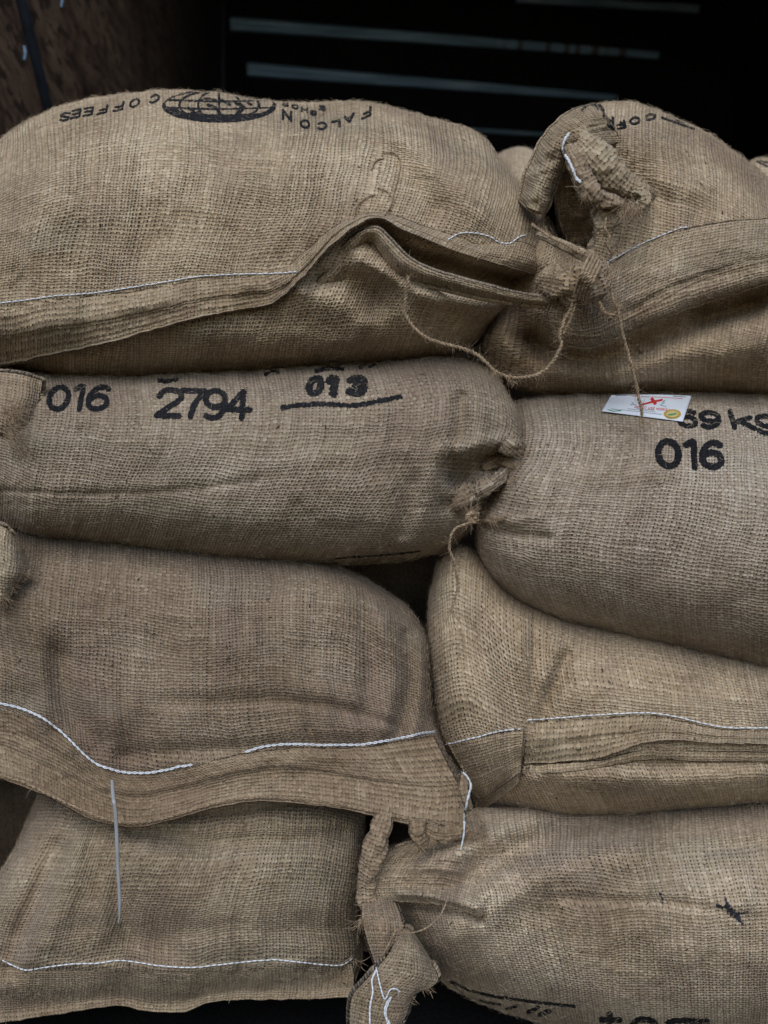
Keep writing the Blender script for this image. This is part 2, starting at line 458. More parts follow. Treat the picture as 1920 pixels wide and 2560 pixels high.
def roll(T, S, name, mat, pts, rad, flat=0.75, seed=1, lump=0.18, twist=0.0, uvo=(0, 0), rel=False, us=1.0):
    """rolled or bunched cloth: thick tube along photo points (x, y, mm in front), radii in px"""
    P = spline([(p[0], p[1], p[2]) for p in pts], max(14, int(len(pts) * 12)))
    C = ray(P[:, 0], P[:, 1], -P[:, 2] * 0.001)
    if rel:
        ys = np.array([(lambda h: h[0].y if h[0] is not None else np.nan)(S.hit(a, b)) for a, b in P[:, :2]])
        ok = ~np.isnan(ys); ys = np.interp(np.arange(len(ys)), np.arange(len(ys))[ok], ys[ok]) if ok.any() else ys * 0
        for _ in range(6): ys = np.convolve(np.pad(ys, 1, mode='edge'), [0.25, 0.5, 0.25], 'valid')
        C = ray(P[:, 0], P[:, 1], ys - P[:, 2] * 0.001)
    n = len(C); r = np.interp(np.linspace(0, 1, n), np.linspace(0, 1, len(rad)), rad) * PX
    # rounded closed ends
    e = np.linspace(0, 1, n); cap = np.sqrt(np.clip(1 - np.clip(1 - np.minimum(e, 1 - e) * n / 3.2, 0, 1) ** 2, 0.002, 1))
    V, F, UV = tube(C, 1.0, 26)
    V = V.reshape(26, n, 3); ctr = C[None]; dirv = V - ctr
    ang = np.linspace(0, 2 * math.pi, 26, endpoint=False)[:, None]
    L = np.linspace(0, n / 6, n)[None]
    lum = 1 + lump * (vnoise(2.2 * np.cos(ang) + 7, L + 2.2 * np.sin(ang), seed) + 0.5 * vnoise(5 * np.cos(ang + twist * L) + 3, L * 2.3 + 5 * np.sin(ang + twist * L), seed + 1))
    groove = 1 - lump * 0.7 * np.exp(-((np.sin(ang * 1.0 + twist * L + 1.3)) / 0.18) ** 2)
    V = ctr + dirv * (r * cap)[None, :, None] * (lum * groove)[..., None] * np.array([1, flat, 1])
    V = V.reshape(-1, 3)
    rr = float(r.mean())
    UV = np.stack(np.broadcast_arrays(np.concatenate([[0], np.cumsum(np.linalg.norm(np.diff(C, axis=0), axis=1))])[None] / (PX * PITCH) + uvo[0],
                                      ang * rr / (PX * PITCH) + uvo[1]), -1).reshape(-1, 2) * us
    ob = make_obj(name, V, F, mat, T, UV)
    S.add(V, F, UV)
    return ob

def on_surface(S, pts, lift, step=4.0, smooth=2, fallback=0.0):
    P = spline(pts, max(6, int(np.abs(np.diff(np.array(pts, float)[:, :2], axis=0)).sum() / step)))
    ys = []
    last = None
    for p in P:
        loc, nn, fi, dd = S.hit(p[0], p[1])
        if loc is not None: last = loc.y
        ys.append(last if last is not None else np.nan)
    ys = np.array(ys, float)
    if np.isnan(ys).any():
        ok = ~np.isnan(ys)
        ys = np.interp(np.arange(len(ys)), np.arange(len(ys))[ok], ys[ok]) if ok.any() else np.full(len(ys), fallback)
    raw = ys.copy()
    for _ in range(smooth): ys = np.convolve(np.pad(ys, 1, mode='edge'), [0.25, 0.5, 0.25], 'valid')
    ys = np.minimum(ys, raw + 0.0005)
    return ray(P[:, 0], P[:, 1], ys - lift)

def stitches(T, S, paths, mat, w=1.7, length=17, chain=False, name='stitching', parent=None):
    """sewing thread: a row of separate tapering stitches lying on the cloth"""
    if len(paths) > 1:
        for p in paths: stitches(T, S, [p], mat, w, length, chain, name, parent)
        return
    parts = []
    rnd = random.Random(len(paths) * 31 + int(paths[0][0][0]))
    for path in paths:
        P = on_surface(S, path, 0.0007, step=2.0)
        L = np.concatenate([[0], np.cumsum(np.linalg.norm(np.diff(P, axis=0), axis=1))])
        st = length * PX; k = 0.0
        while k < L[-1] - st * 0.4:
            ln = st * rnd.uniform(0.85, 1.1)
            s = np.linspace(k, min(k + ln * (1.12 if chain else 0.92), L[-1]), 7)
            C = np.stack([np.interp(s, L, P[:, q]) for q in range(3)], -1)
            arch = np.sin(np.linspace(0, math.pi, 7))
            off = rnd.uniform(-0.5, 0.5) * PX
            if chain:
                for sg in (-1, 1):
                    D = C.copy(); D[:, 2] += sg * arch * 2.0 * PX + off; D[:, 1] -= arch * 0.0006 + (0.0002 if sg > 0 else 0)
                    parts.append(tube(D, np.array([0.7, 1, 1, 1, 0.7]) * w * 0.75 * PX, 5)[:2])
            else:
                C[:, 1] -= arch * 0.0007; C[:, 2] += off + (arch - 0.5) * 0.6 * PX
                parts.append(tube(C, np.array([0.45, 0.9, 1, 0.9, 0.45]) * w * PX, 6)[:2])
            k += ln
    V, F, _ = merge(parts)
    return make_obj(name, V, F, mat, parent or T)

def twine_mesh(C, r, plies=2, turns_per_m=130, hairs=0, seed=0):
    """twisted cord; C = 3-D centre line"""
    C = np.asarray(C); L = np.concatenate([[0], np.cumsum(np.linalg.norm(np.diff(C, axis=0), axis=1))])
    n = max(12, int(L[-1] / 0.0011)); s = np.linspace(0, L[-1], n)
    P = np.stack([np.interp(s, L, C[:, q]) for q in range(3)], -1)
    T = np.gradient(P, axis=0); T /= np.linalg.norm(T, axis=1)[:, None] + 1e-12
    N = np.cross(T, [0.1, -1, 0.2]); N /= np.linalg.norm(N, axis=1)[:, None] + 1e-9; B = np.cross(T, N)
    parts = []
    for p in range(plies):
        a = s * turns_per_m * 2 * math.pi + p * 2 * math.pi / plies
        rr = r * (0.52 + 0.10 * vnoise(s * 90, s * 0 + p, seed + p))
        D = P + (np.cos(a) * rr)[:, None] * N + (np.sin(a) * rr)[:, None] * B
        parts.append(tube(D, r * (0.60 + 0.14 * vnoise(s * 120, s * 0 + 4 + p, seed)), 6)[:2])
    rng = np.random.default_rng(seed + 5)
    for _ in range(hairs):
        i = rng.integers(0, n); d = rng.normal(size=3) + T[i] * rng.uniform(-1.5, 1.5); d /= np.linalg.norm(d)
        ln = rng.uniform(0.003, 0.010); q = np.linspace(0, 1, 5)[:, None]; bend = rng.normal(size=3) * 0.5
        parts.append(tube(P[i] + d * q * ln + bend * q ** 2 * ln, 0.00011, 3)[:2])
    return merge(parts)[:2]

def fibres(T, S, mat, n, lmin=0.003, lmax=0.012, r=0.00015, seed=0, box=None, name='loose_fibres', out=0.55, parent=None):
    """jute hairs standing off the cloth"""
    S.build(); rng = np.random.default_rng(seed)
    V, F = S.VV, S.FF
    a, b, c, d = (V[F[:, i]] for i in range(4))
    nrm = np.cross(c - a, d - b); area = np.linalg.norm(nrm, axis=1) + 1e-12
    nn = nrm / area[:, None]; ctr = (a + b + c + d) / 4
    view = ctr - np.array([0, -D0, 0]); view /= np.linalg.norm(view, axis=1)[:, None]
    flip = np.sign((nn * view).sum(1)); nn = -nn * flip[:, None]
    graz = 1 - np.abs((nn * view).sum(1))
    w = area * (0.35 + 5.0 * graz ** 2); n = int(n * 1.5)
    X = ctr[:, 0] / (PX * (D0 + ctr[:, 1]) / D0) + 960; Y = 1280 - ctr[:, 2] / (PX * (D0 + ctr[:, 1]) / D0)
    w = w * ((X > -60) & (X < 1980) & (Y > -60) & (Y < 2620))
    if box is not None: w = w * ((X > box[0]) & (X < box[2]) & (Y > box[1]) & (Y < box[3]))
    if w.sum() <= 0: return None
    idx = rng.choice(len(F), n, p=w / w.sum())
    P0 = ctr[idx] + (rng.random((n, 1)) - 0.5) * (b[idx] - a[idx]) + (rng.random((n, 1)) - 0.5) * (d[idx] - a[idx])
    tan = rng.normal(size=(n, 3)); tan -= (tan * nn[idx]).sum(1)[:, None] * nn[idx]; tan /= np.linalg.norm(tan, axis=1)[:, None] + 1e-9
    dr = nn[idx] * out * rng.uniform(0.2, 1.2, (n, 1)) + tan; dr /= np.linalg.norm(dr, axis=1)[:, None]
    ln = rng.uniform(lmin, lmax, (n, 1)) * rng.uniform(0.5, 1, (n, 1)); bend = np.cross(dr, nn[idx]) * rng.normal(size=(n, 1)) * 0.6 - nn[idx] * rng.uniform(0, 0.4, (n, 1))
    K = 5; q = np.linspace(0, 1, K)
    C = P0[:, None] + dr[:, None] * q[None, :, None] * ln[:, None] + bend[:, None] * (q ** 2)[None, :, None] * ln[:, None] + rng.normal(size=(n, K, 3)) * 0.00025
    s1 = np.cross(dr, rng.normal(size=(n, 3))); s1 /= np.linalg.norm(s1, axis=1)[:, None]; s2 = np.cross(dr, s1)
    rad = r * np.array([1, 1, 0.9, 0.75, 0.4])
    VV = []
    for k3 in range(3):
        an = k3 * 2 * math.pi / 3
        VV.append(C + rad[None, :, None] * (math.cos(an) * s1 + math.sin(an) * s2)[:, None])
    VV = np.stack(VV, 1)                      # n,3,K,3
    base = (np.arange(n) * 3 * K)[:, None]
    f = grid_faces(3, K, wrap=True)
    FF = (f[None] + base[:, :, None]).reshape(-1, 4)
    o = make_obj(name, VV.reshape(-1, 3), FF, mat, parent or T, smooth=False)
    o['kind'] = 'stuff'
    return o

def flecks(T, S, n, box, seed):
    """dark bits of chaff caught in the cloth"""
    rng = np.random.default_rng(seed); parts = []
    for _ in range(n):
        x, y = rng.uniform(box[0], box[2]), rng.uniform(box[1], box[3]); h = S.hit(x, y)
        if h[0] is None: continue
        a = rng.uniform(0, math.pi); L = rng.uniform(1.5, 6.5); dx, dy = math.cos(a) * L, math.sin(a) * L
        q = np.array([-1, -0.3, 0.4, 1.0]); dep = h[0].y - 0.0007 - np.array([0, 0.0005, 0.0006, 0.0]) * rng.uniform(0.3, 2)
        parts.append(tube(ray(x + q * dx, y + q * dy + np.array([0, 1, 1, 0]) * rng.uniform(-2, 2), dep), np.array([0.5, 1, 0.8, 0.3]) * rng.uniform(0.6, 1.5) * PX, 5)[:2])
    if parts:
        V, F, _ = merge(parts); o = make_obj('chaff_flecks', V, F, M['chaff'], T); o['kind'] = 'stuff'

def tuft(T, mat, specs, name='frayed_end', parent=None, seed=0):
    """bunches of loose jute at torn ends: (x, y, mm, dx, dy, n, length px, spread)"""
    if len(specs) > 1:
        for i, sp_ in enumerate(specs): tuft(T, mat, [sp_], name, parent, seed * 7 + i)
        return
    rng = np.random.default_rng(seed); parts = []
    for x, y, z, dx, dy, n, L, spd in specs:
        for _ in range(n):
            p = np.array([x, y, z], float) + rng.normal(size=3) * np.array([spd, spd, 2.0]) * 0.6
            a = rng.normal(0, 0.5); d = np.array([dx * math.cos(a) - dy * math.sin(a), dx * math.sin(a) + dy * math.cos(a)]); d /= np.hypot(*d) + 1e-9
            ln = L * rng.uniform(0.35, 1.1); q = np.linspace(0, 1, 6)
            cv = rng.normal(0, 0.45); X = p[0] + d[0] * q * ln - d[1] * cv * q ** 2 * ln; Y = p[1] + d[1] * q * ln + d[0] * cv * q ** 2 * ln
            Z = p[2] + rng.uniform(-2, 5) * q + rng.normal(0, 3) * q ** 2
            parts.append(tube(ray(X, Y, -Z * 0.001), np.array([1, 1, 0.8, 0.4]) * rng.uniform(0.00012, 0.00032), 4)[:2])
    V, F, _ = merge(parts)
    return make_obj(name, V, F, mat, parent or T)

def ink(T, S, strokes, mat, name='printed_lettering', cell=1.7, rag=1.0, seed=0, lift=0.0005, parent=None):
    """stencil print lying on the cloth; strokes = (width px, [(x, y), ...])"""
    cells = {}
    rs = np.random.default_rng(seed)
    for w, pts in strokes:
        A = np.array(pts, float)
        x0, y0 = A.min(0) - w; x1, y1 = A.max(0) + w
        gx = np.arange(math.floor(x0 / cell), math.ceil(x1 / cell)); gy = np.arange(math.floor(y0 / cell), math.ceil(y1 / cell))
        GX, GY = np.meshgrid(gx, gy); cx, cy = (GX + 0.5) * cell, (GY + 0.5) * cell
        d = seg_dist(cx, cy, pts)
        lim = w / 2 + rag * (1.0 * vnoise(cx / 4.5, cy / 4.5, 3 + seed) + 0.6 * vnoise(cx / 2.2, cy / 2.2, 5 + seed))
        for a, b in zip(GX[d < lim], GY[d < lim]): cells[(int(a), int(b))] = 1
    vid, V, U, F = {}, [], [], []
    def vert(a, b):
        if (a, b) not in vid:
            loc, nn, fi, dd = S.hit(a * cell, b * cell)
            if loc is None: vid[(a, b)] = -1
            else:
                p = ray(np.float64(a * cell), np.float64(b * cell), loc.y - lift)
                vid[(a, b)] = len(V); V.append(p); U.append(S.uv_at(loc, fi))
        return vid[(a, b)]
    for (a, b) in cells:
        q = [vert(a, b), vert(a + 1, b), vert(a + 1, b + 1), vert(a, b + 1)]
        if min(q) >= 0:
            ys = [V[i][1] for i in q]
            if max(ys) - min(ys) < 0.012: F.append(q)
    if not F: return None
    return make_obj(name, np.array(V), F, mat, parent or T, np.array(U))

# glyph strokes in a unit box (x right 0..1, y down 0..1)
def arc(cx, cy, rx, ry, a0, a1, n=14):
    return [(cx + rx * math.cos(math.radians(a0 + (a1 - a0) * i / n)), cy + ry * math.sin(math.radians(a0 + (a1 - a0) * i / n))) for i in range(n + 1)]
GL = {
 '0': [arc(0.5, 0.5, 0.42, 0.5, -90, 270, 24)],
 '1': [[(0.25, 0.12), (0.55, 0.0), (0.55, 0.5), (0.55, 1.0)]],
 '2': [[(0.08, 0.25), (0.2, 0.06), (0.5, 0.0), (0.82, 0.1), (0.85, 0.35), (0.5, 0.65), (0.08, 1.0)], [(0.08, 1.0), (0.9, 1.0)]],
 '3': [[(0.1, 0.1), (0.5, 0.0), (0.85, 0.2), (0.75, 0.42), (0.45, 0.48)], [(0.45, 0.48), (0.85, 0.62), (0.85, 0.85), (0.5, 1.0), (0.1, 0.9)]],
 '4': [[(0.65, 1.0), (0.65, 0.0)], [(0.65, 0.0), (0.05, 0.68)], [(0.05, 0.68), (0.95, 0.68)]],
 '6': [[(0.85, 0.08), (0.6, 0.0), (0.3, 0.12), (0.1, 0.45), (0.1, 0.75)], arc(0.5, 0.7, 0.4, 0.3, 0, 360, 20)],
 '7': [[(0.08, 0.0), (0.9, 0.0)], [(0.9, 0.0), (0.55, 0.5), (0.4, 1.0)]],
 '9': [arc(0.5, 0.3, 0.4, 0.3, 0, 360, 20), [(0.9, 0.3), (0.88, 0.6), (0.7, 0.9), (0.4, 1.0), (0.15, 0.92)]],
 'k': [[(0.15, 0.0), (0.15, 1.0)], [(0.85, 0.3), (0.2, 0.68)], [(0.4, 0.55), (0.9, 1.0)]],
 'g': [arc(0.5, 0.6, 0.38, 0.3, 0, 360, 20), [(0.88, 0.3), (0.88, 1.1), (0.7, 1.32), (0.3, 1.32), (0.15, 1.2)]],
 'F': [[(0.12, 0), (0.12, 1)], [(0.12, 0), (0.9, 0)], [(0.12, 0.48), (0.75, 0.48)]],
 'A': [[(0.05, 1), (0.5, 0)], [(0.5, 0), (0.95, 1)], [(0.22, 0.68), (0.78, 0.68)]],
 'L': [[(0.12, 0), (0.12, 1)], [(0.12, 1), (0.85, 1)]],
 'C': [arc(0.55, 0.5, 0.43, 0.5, -45, -315, 18)],
 'O': [arc(0.5, 0.5, 0.42, 0.5, -90, 270, 24)],
 'N': [[(0.1, 1), (0.1, 0)], [(0.1, 0), (0.9, 1)], [(0.9, 1), (0.9, 0)]],
 'E': [[(0.12, 0), (0.12, 1)], [(0.12, 0), (0.88, 0)], [(0.12, 0.5), (0.78, 0.5)], [(0.12, 1), (0.88, 1)]],
 'S': [[(0.88, 0.14), (0.6, 0.0), (0.2, 0.06), (0.12, 0.3), (0.5, 0.48), (0.88, 0.68), (0.8, 0.94), (0.4, 1.0), (0.1, 0.86)]],
 'H': [[(0.1, 0), (0.1, 1)], [(0.9, 0), (0.9, 1)], [(0.1, 0.5), (0.9, 0.5)]],
 'K': [[(0.12, 0), (0.12, 1)], [(0.88, 0), (0.14, 0.6)], [(0.35, 0.42), (0.9, 1)]],
 'U': [[(0.1, 0), (0.1, 0.7), (0.3, 0.97), (0.7, 0.97), (0.9, 0.7), (0.9, 0)]],
 'D': [[(0.12, 0), (0.12, 1)], [(0.12, 0), (0.6, 0.03), (0.9, 0.3), (0.9, 0.7), (0.6, 0.97), (0.12, 1)]],
 'T': [[(0.05, 0), (0.95, 0)], [(0.5, 0), (0.5, 1)]],
 '!': [[(0.5, 0), (0.5, 0.65)], [(0.5, 0.9), (0.5, 1.0)]],
 't': [[(0.45, 0.1), (0.45, 0.85), (0.6, 1.0), (0.85, 0.98)], [(0.1, 0.35), (0.85, 0.35)]],
 'o': [arc(0.5, 0.65, 0.4, 0.33, 0, 360, 20)],
 'r': [[(0.2, 0.33), (0.2, 1.0)], [(0.2, 0.55), (0.45, 0.36), (0.85, 0.36)]],
}
def glyph(ch, x0, y0, ux, uy, vx, vy, w):
    """glyph with top-left at (x0,y0), right vector u, down vector v (photo px)"""
    return [(w, [(x0 + a * ux + b * vx, y0 + a * uy + b * vy) for a, b in st]) for st in GL[ch]]

# ---------------------------------------------------------------- materials
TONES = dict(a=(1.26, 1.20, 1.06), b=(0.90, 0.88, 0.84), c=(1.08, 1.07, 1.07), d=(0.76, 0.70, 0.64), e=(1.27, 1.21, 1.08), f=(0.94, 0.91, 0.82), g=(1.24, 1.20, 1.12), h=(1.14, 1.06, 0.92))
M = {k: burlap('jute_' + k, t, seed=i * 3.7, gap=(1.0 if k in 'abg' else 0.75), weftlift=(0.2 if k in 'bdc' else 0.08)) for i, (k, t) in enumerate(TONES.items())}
M['hem'] = burlap('jute_hem', (1.06, 1.0, 0.87), gap=0.6, seed=40.0, warpw=0.93, weftw=0.80, stain=0.5)
M['hem2'] = burlap('jute_hem_grey', (1.08, 1.03, 0.92), gap=0.6, seed=50.0, warpw=0.93, weftw=0.78, stain=0.4)
M['hem5'] = burlap('jute_hem_brown', (0.80, 0.72, 0.62), gap=0.35, seed=57.0, warpw=0.98, weftw=0.85, stain=0.4)
M['ink'] = burlap('black_print', ink=True, seed=3.7, gap=0.6)
M['fib'] = plain('jute_fibre', (0.42, 0.35, 0.26), 0.8, 0.1, var=0.45, scale=40)
M['twine'] = plain('jute_twine', (0.33, 0.25, 0.17), 0.8, 0.1, var=0.35, scale=300, bump=0.0004)
M['white'] = plain('white_thread', (0.74, 0.79, 0.86), 0.6, 0.3, var=0.10, scale=400)
M['chaff'] = plain('brown_chaff', (0.035, 0.024, 0.016), 0.9, 0.1, var=0.5, scale=900)
M['strap'] = plain('milky_plastic', (0.36, 0.38, 0.40), 0.35, 0.5, var=0.05, scale=50)

# ---------------------------------------------------------------- cargo hold
def box(name, x0, x1, y0, y1, z0, z1, mat, parent=None, bev=0.0):
    V = [(x, y, z) for x in (x0, x1) for y in (y0, y1) for z in (z0, z1)]
    F = [(0, 1, 3, 2), (4, 6, 7, 5), (0, 4, 5, 1), (2, 3, 7, 6), (0, 2, 6, 4), (1, 5, 7, 3)]
    o = make_obj(name, np.array(V), F, mat, parent, smooth=False)
    return o

def plywood():
    mat = bpy.data.materials.new('worn_plywood'); k = NB(mat)
    tc = k.t.nodes.new("ShaderNodeTexCoord"); sp = k.t.nodes.new("ShaderNodeSeparateXYZ"); k.t.links.new(tc.outputs['Object'], sp.inputs[0])
    y, z = sp.outputs[1], sp.outputs[2]
    wv = k.noise(k.xyz(k.m('MULTIPLY', y, 1.6), k.m('MULTIPLY', z, 2.2), 3.0), 1.0, 3.0)
    g = k.noise(k.xyz(k.m('ADD', k.m('MULTIPLY', z, 26.0), k.m('MULTIPLY', wv, 9.0)), k.m('MULTIPLY', y, 4.0), 1.0), 1.0, 5.0, 0.7)
    ringp = k.m('SINE', k.m('MULTIPLY', k.m('ADD', k.m('ADD', z, k.m('MULTIPLY', y, 0.55)), k.m('MULTIPLY', wv, 1.1)), 120.0))
    blot = k.noise(k.xyz(k.m('MULTIPLY', y, 5.0), k.m('MULTIPLY', z, 5.0), 7.0), 1.0, 4.0)
    f = k.m('ADD', k.m('ADD', k.m('MULTIPLY', g, 0.62), k.m('MULTIPLY', ringp, 0.03)), k.m('MULTIPLY', k.m('SUBTRACT', blot, 0.5), 0.6))
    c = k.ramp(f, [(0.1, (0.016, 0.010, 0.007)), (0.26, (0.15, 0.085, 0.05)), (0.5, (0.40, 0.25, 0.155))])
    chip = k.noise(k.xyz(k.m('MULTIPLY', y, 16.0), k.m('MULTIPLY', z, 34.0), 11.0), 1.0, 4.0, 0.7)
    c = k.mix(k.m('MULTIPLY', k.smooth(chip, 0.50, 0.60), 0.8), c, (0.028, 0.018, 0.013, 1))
    depth_shade = k.smooth(k.m('ADD', y, k.m('MULTIPLY', k.m('SUBTRACT', blot, 0.5), 1.6)), -0.05, 1.3)  # light fading into the hold, painted into the board colour with a ragged edge
    c = k.mix(depth_shade, c, (0.020, 0.012, 0.009, 1))
    k.set(k.b.inputs['Base Color'], c); k.b.inputs['Roughness'].default_value = 0.75
    bp = k.t.nodes.new("ShaderNodeBump"); bp.inputs['Distance'].default_value = 0.002; k.set(bp.inputs['Height'], f); k.t.links.new(bp.outputs[0], k.b.inputs['Normal'])
    return mat
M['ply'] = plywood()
M['black'] = plain('black_floor_mat', (0.010, 0.011, 0.012), 0.9, 0.1, var=0.4, scale=300)
M['blackwall'] = plain('black_painted_steel', (0.004, 0.0045, 0.005), 0.7, 0.1, var=0.3, scale=5)
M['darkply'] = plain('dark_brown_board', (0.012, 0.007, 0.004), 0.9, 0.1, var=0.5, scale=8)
def slatmat():
    mat = bpy.data.materials.new('scuffed_steel'); k = NB(mat)
    tc = k.t.nodes.new("ShaderNodeTexCoord"); sp = k.t.nodes.new("ShaderNodeSeparateXYZ"); k.t.links.new(tc.outputs['Object'], sp.inputs[0])
    n = k.noise(k.xyz(k.m('MULTIPLY', sp.outputs[0], 4.0), k.m('MULTIPLY', sp.outputs[2], 60.0), 2.0), 1.0, 3.0)
    c = k.ramp(n, [(0.3, (0.14, 0.25, 0.36)), (0.6, (0.30, 0.46, 0.62)), (0.8, (0.55, 0.68, 0.80))])
    # rust where the coating wore off
    rx = k.m('MULTIPLY', k.smooth(k.noise(k.xyz(k.m('MULTIPLY', sp.outputs[0], 26.0), 0.0, 4.0), 1.0), 0.52, 0.6), k.m('MULTIPLY', k.smooth(sp.outputs[0], 0.20, 0.28), k.m('SUBTRACT', 1.0, k.smooth(sp.outputs[0], 0.75, 0.9))))
    rx = k.m('MULTIPLY', rx, k.m('MULTIPLY', k.m('GREATER_THAN', sp.outputs[2], 2.40), k.m('LESS_THAN', sp.outputs[2], 2.56)))
    c = k.mix(k.m('MULTIPLY', rx, 0.85), c, (0.11, 0.08, 0.06, 1))
    k.set(k.b.inputs['Base Color'], c); k.b.inputs['Roughness'].default_value = 0.45; k.b.inputs['Metallic'].default_value = 0.3
    return mat
M['slat'] = slatmat()

FZ = -0.618
tag(box('floor', -0.66, 1.5, 0.02, 4.1, FZ - 0.05, FZ, M['black']), None, None, kind='structure')
tag(box('ceiling', -0.66, 1.5, 0.25, 4.1, 2.20, 2.25, M['blackwall']), None, None, kind='structure')
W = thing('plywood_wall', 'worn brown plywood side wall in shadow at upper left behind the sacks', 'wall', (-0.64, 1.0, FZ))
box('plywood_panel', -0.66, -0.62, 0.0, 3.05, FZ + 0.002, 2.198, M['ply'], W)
# slanting grey scrape rail across the plywood
P3 = np.array([(-0.617, 0.50, 0.98), (-0.617, 0.62, 0.84), (-0.617, 0.85, 0.62), (-0.617, 1.25, 0.35)])
V, F, _ = tube(spline(P3, 30), 0.012, 8)
make_obj('rail', V, F, plain('blue_grey_steel', (0.035, 0.045, 0.06), 0.5, 0.4, var=0.3, scale=20), W)
parts = []
for yy, zz in [(0.62, 0.79), (0.64, 0.93), (0.75, 0.60), (0.80, 0.98)]:
    parts.append(tube(np.array([(-0.6195, yy, zz - 0.012), (-0.6175, yy, zz), (-0.6195, yy, zz + 0.012)]), 0.003, 6)[:2])
V, F, _ = merge(parts); make_obj('staple', V, F, M['slat'], W)
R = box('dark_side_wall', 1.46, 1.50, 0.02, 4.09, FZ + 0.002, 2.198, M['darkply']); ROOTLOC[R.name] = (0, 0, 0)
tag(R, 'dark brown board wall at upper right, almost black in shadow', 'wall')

# back wall, slightly turned; ridges run across it
def bw(px, py, off=0.0):
    """point of the turned back wall behind photo pixel (px, py)"""
    # wall passes d=3.5 at px=585 and d=3.75 at px=1640
    k1, k2 = (585 - 960) * PX / D0, (1640 - 960) * PX / D0
    xa, ya, xb, yb = k1 * 3.5, 3.5, k2 * 3.75, 3.75
    kk = (px - 960) * PX / D0; sl = (yb - ya) / (xb - xa)
    d = (ya - sl * xa) / (1 - sl * kk) + off
    return np.array([kk * d, d - D0, (1280 - py) * PX / D0 * d])
Bk = thing('black_back_wall', 'black metal back wall crossed by faint bluish horizontal ridges', 'wall', tuple(bw(1100, 1280) * np.array([1, 1, 0]) + np.array([0, 0, FZ])))
a = bw(560, 0); b = bw(2300, 0)
V = []
for q, th_ in ((a, 0), (b, 0), (b, 0.03), (a, 0.03)):
    for z in (FZ + 0.002, 2.198): V.append((q[0], q[1] + th_, z))
F = [(0, 2, 3, 1), (2, 4, 5, 3), (4, 6, 7, 5), (6, 0, 1, 7), (0, 6, 4, 2), (1, 3, 5, 7)]
make_obj('wall_panel', np.array(V), F, M['blackwall'], Bk, smooth=False)
def ridge(p0, p1, h, taper):
    n = 60; q = np.linspace(0, 1, n)
    parts = []
    prof = [(-0.5, 0.0), (-0.42, 0.5), (-0.1, 1.0), (0.12, 0.95), (0.2, 0.35), (0.30, 0.3), (0.38, 0.55), (0.46, 0.5), (0.5, 0.0)]
    V = []
    for v_, d_ in prof:
        row = []
        for t in q:
            hh = h * (1 - taper * t)
            x = p0[0] + (p1[0] - p0[0]) * t; y = p0[1] + (p1[1] - p0[1]) * t + v_ * hh
            pt = bw(x, y); pt[1] -= d_ * 0.022 + 0.0005; row.append(pt)
        V.append(row)
    V = np.array(V).reshape(-1, 3)
    make_obj('ridge', V, grid_faces(len(prof), n), M['slat'], Bk)
ridge((578, 60), (1645, 140), 34, 0.55)
ridge((620, 174), (1540, 246), 34, 0.6)
ridge((1290, -2), (1745, 24), 18, 0.0)
ridge((600, 292), (1380, 340), 16, 0.6)

# ---------------------------------------------------------------- sacks
GROUP = 'jute coffee sacks stacked in the hold'
def sack(label, px, py, y):
    p = ray(np.float64(px), np.float64(py), y)
    T = thing('burlap_sack', label, 'sack', tuple(float(v) for v in p), GROUP)
    return T, Surf()

# sacks of the row behind, seen through the gaps
def back_sack(label, x0, y0, x1, y1, y_mid, mat, df=0.12, top=None, fib=400):
    T, S = sack(label, (x0 + x1) / 2, y1, y_mid)
    tp = top or [(x0, y0 + 40), (x0 + 0.15 * (x1 - x0), y0 + 6), ((x0 + x1) / 2, y0), (x1 - 0.15 * (x1 - x0), y0 + 8), (x1, y0 + 45)]
    sack_body(T, S, M[mat], tp, [(tp[-1]), (x1 + 12, (y0 + y1) / 2), (x1, y1 - 25)], [(x0, y1 - 25), (x0 + 0.2 * (x1 - x0), y1), (x1 - 0.2 * (x1 - x0), y1), (x1, y1 - 25)], [(x0, tp[0][1]), (x0 - 12, (y0 + y1) / 2), (x0, y1 - 25)], y_mid, df, 0.10, res=8, seed=int(x0 + 900))
    fibres(T, S, M['fib'], fib, seed=int(x0 + 5000))
    return T, S
back_sack('pale out-of-focus sack far behind, seen between the two top sacks', 1130, 368, 1420, 760, 0.62, 'g', top=[(1130, 470), (1190, 420), (1250, 382), (1300, 368), (1350, 385), (1420, 450)])
T, S = back_sack('small sliver of sack behind the right end of the top right sack', 1850, 388, 2250, 800, 0.42, 'e', top=[(1850, 430), (1885, 398), (1920, 392), (2000, 400), (2120, 420), (2250, 480)])
ink(T, S, [(5, [(1893, 403), (1905, 410), (1918, 416)]), (4, [(1900, 402), (1925, 408)])], M['ink'], seed=3)
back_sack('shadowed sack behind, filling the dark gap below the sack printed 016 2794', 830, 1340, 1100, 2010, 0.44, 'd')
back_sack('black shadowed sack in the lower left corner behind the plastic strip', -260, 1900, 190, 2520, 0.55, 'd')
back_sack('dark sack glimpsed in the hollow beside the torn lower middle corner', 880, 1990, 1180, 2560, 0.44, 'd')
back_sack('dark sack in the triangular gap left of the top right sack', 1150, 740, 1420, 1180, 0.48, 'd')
back_sack('dark sack in the narrow slot above the sack with two white seams', 1030, 1330, 1300, 1700, 0.50, 'd')

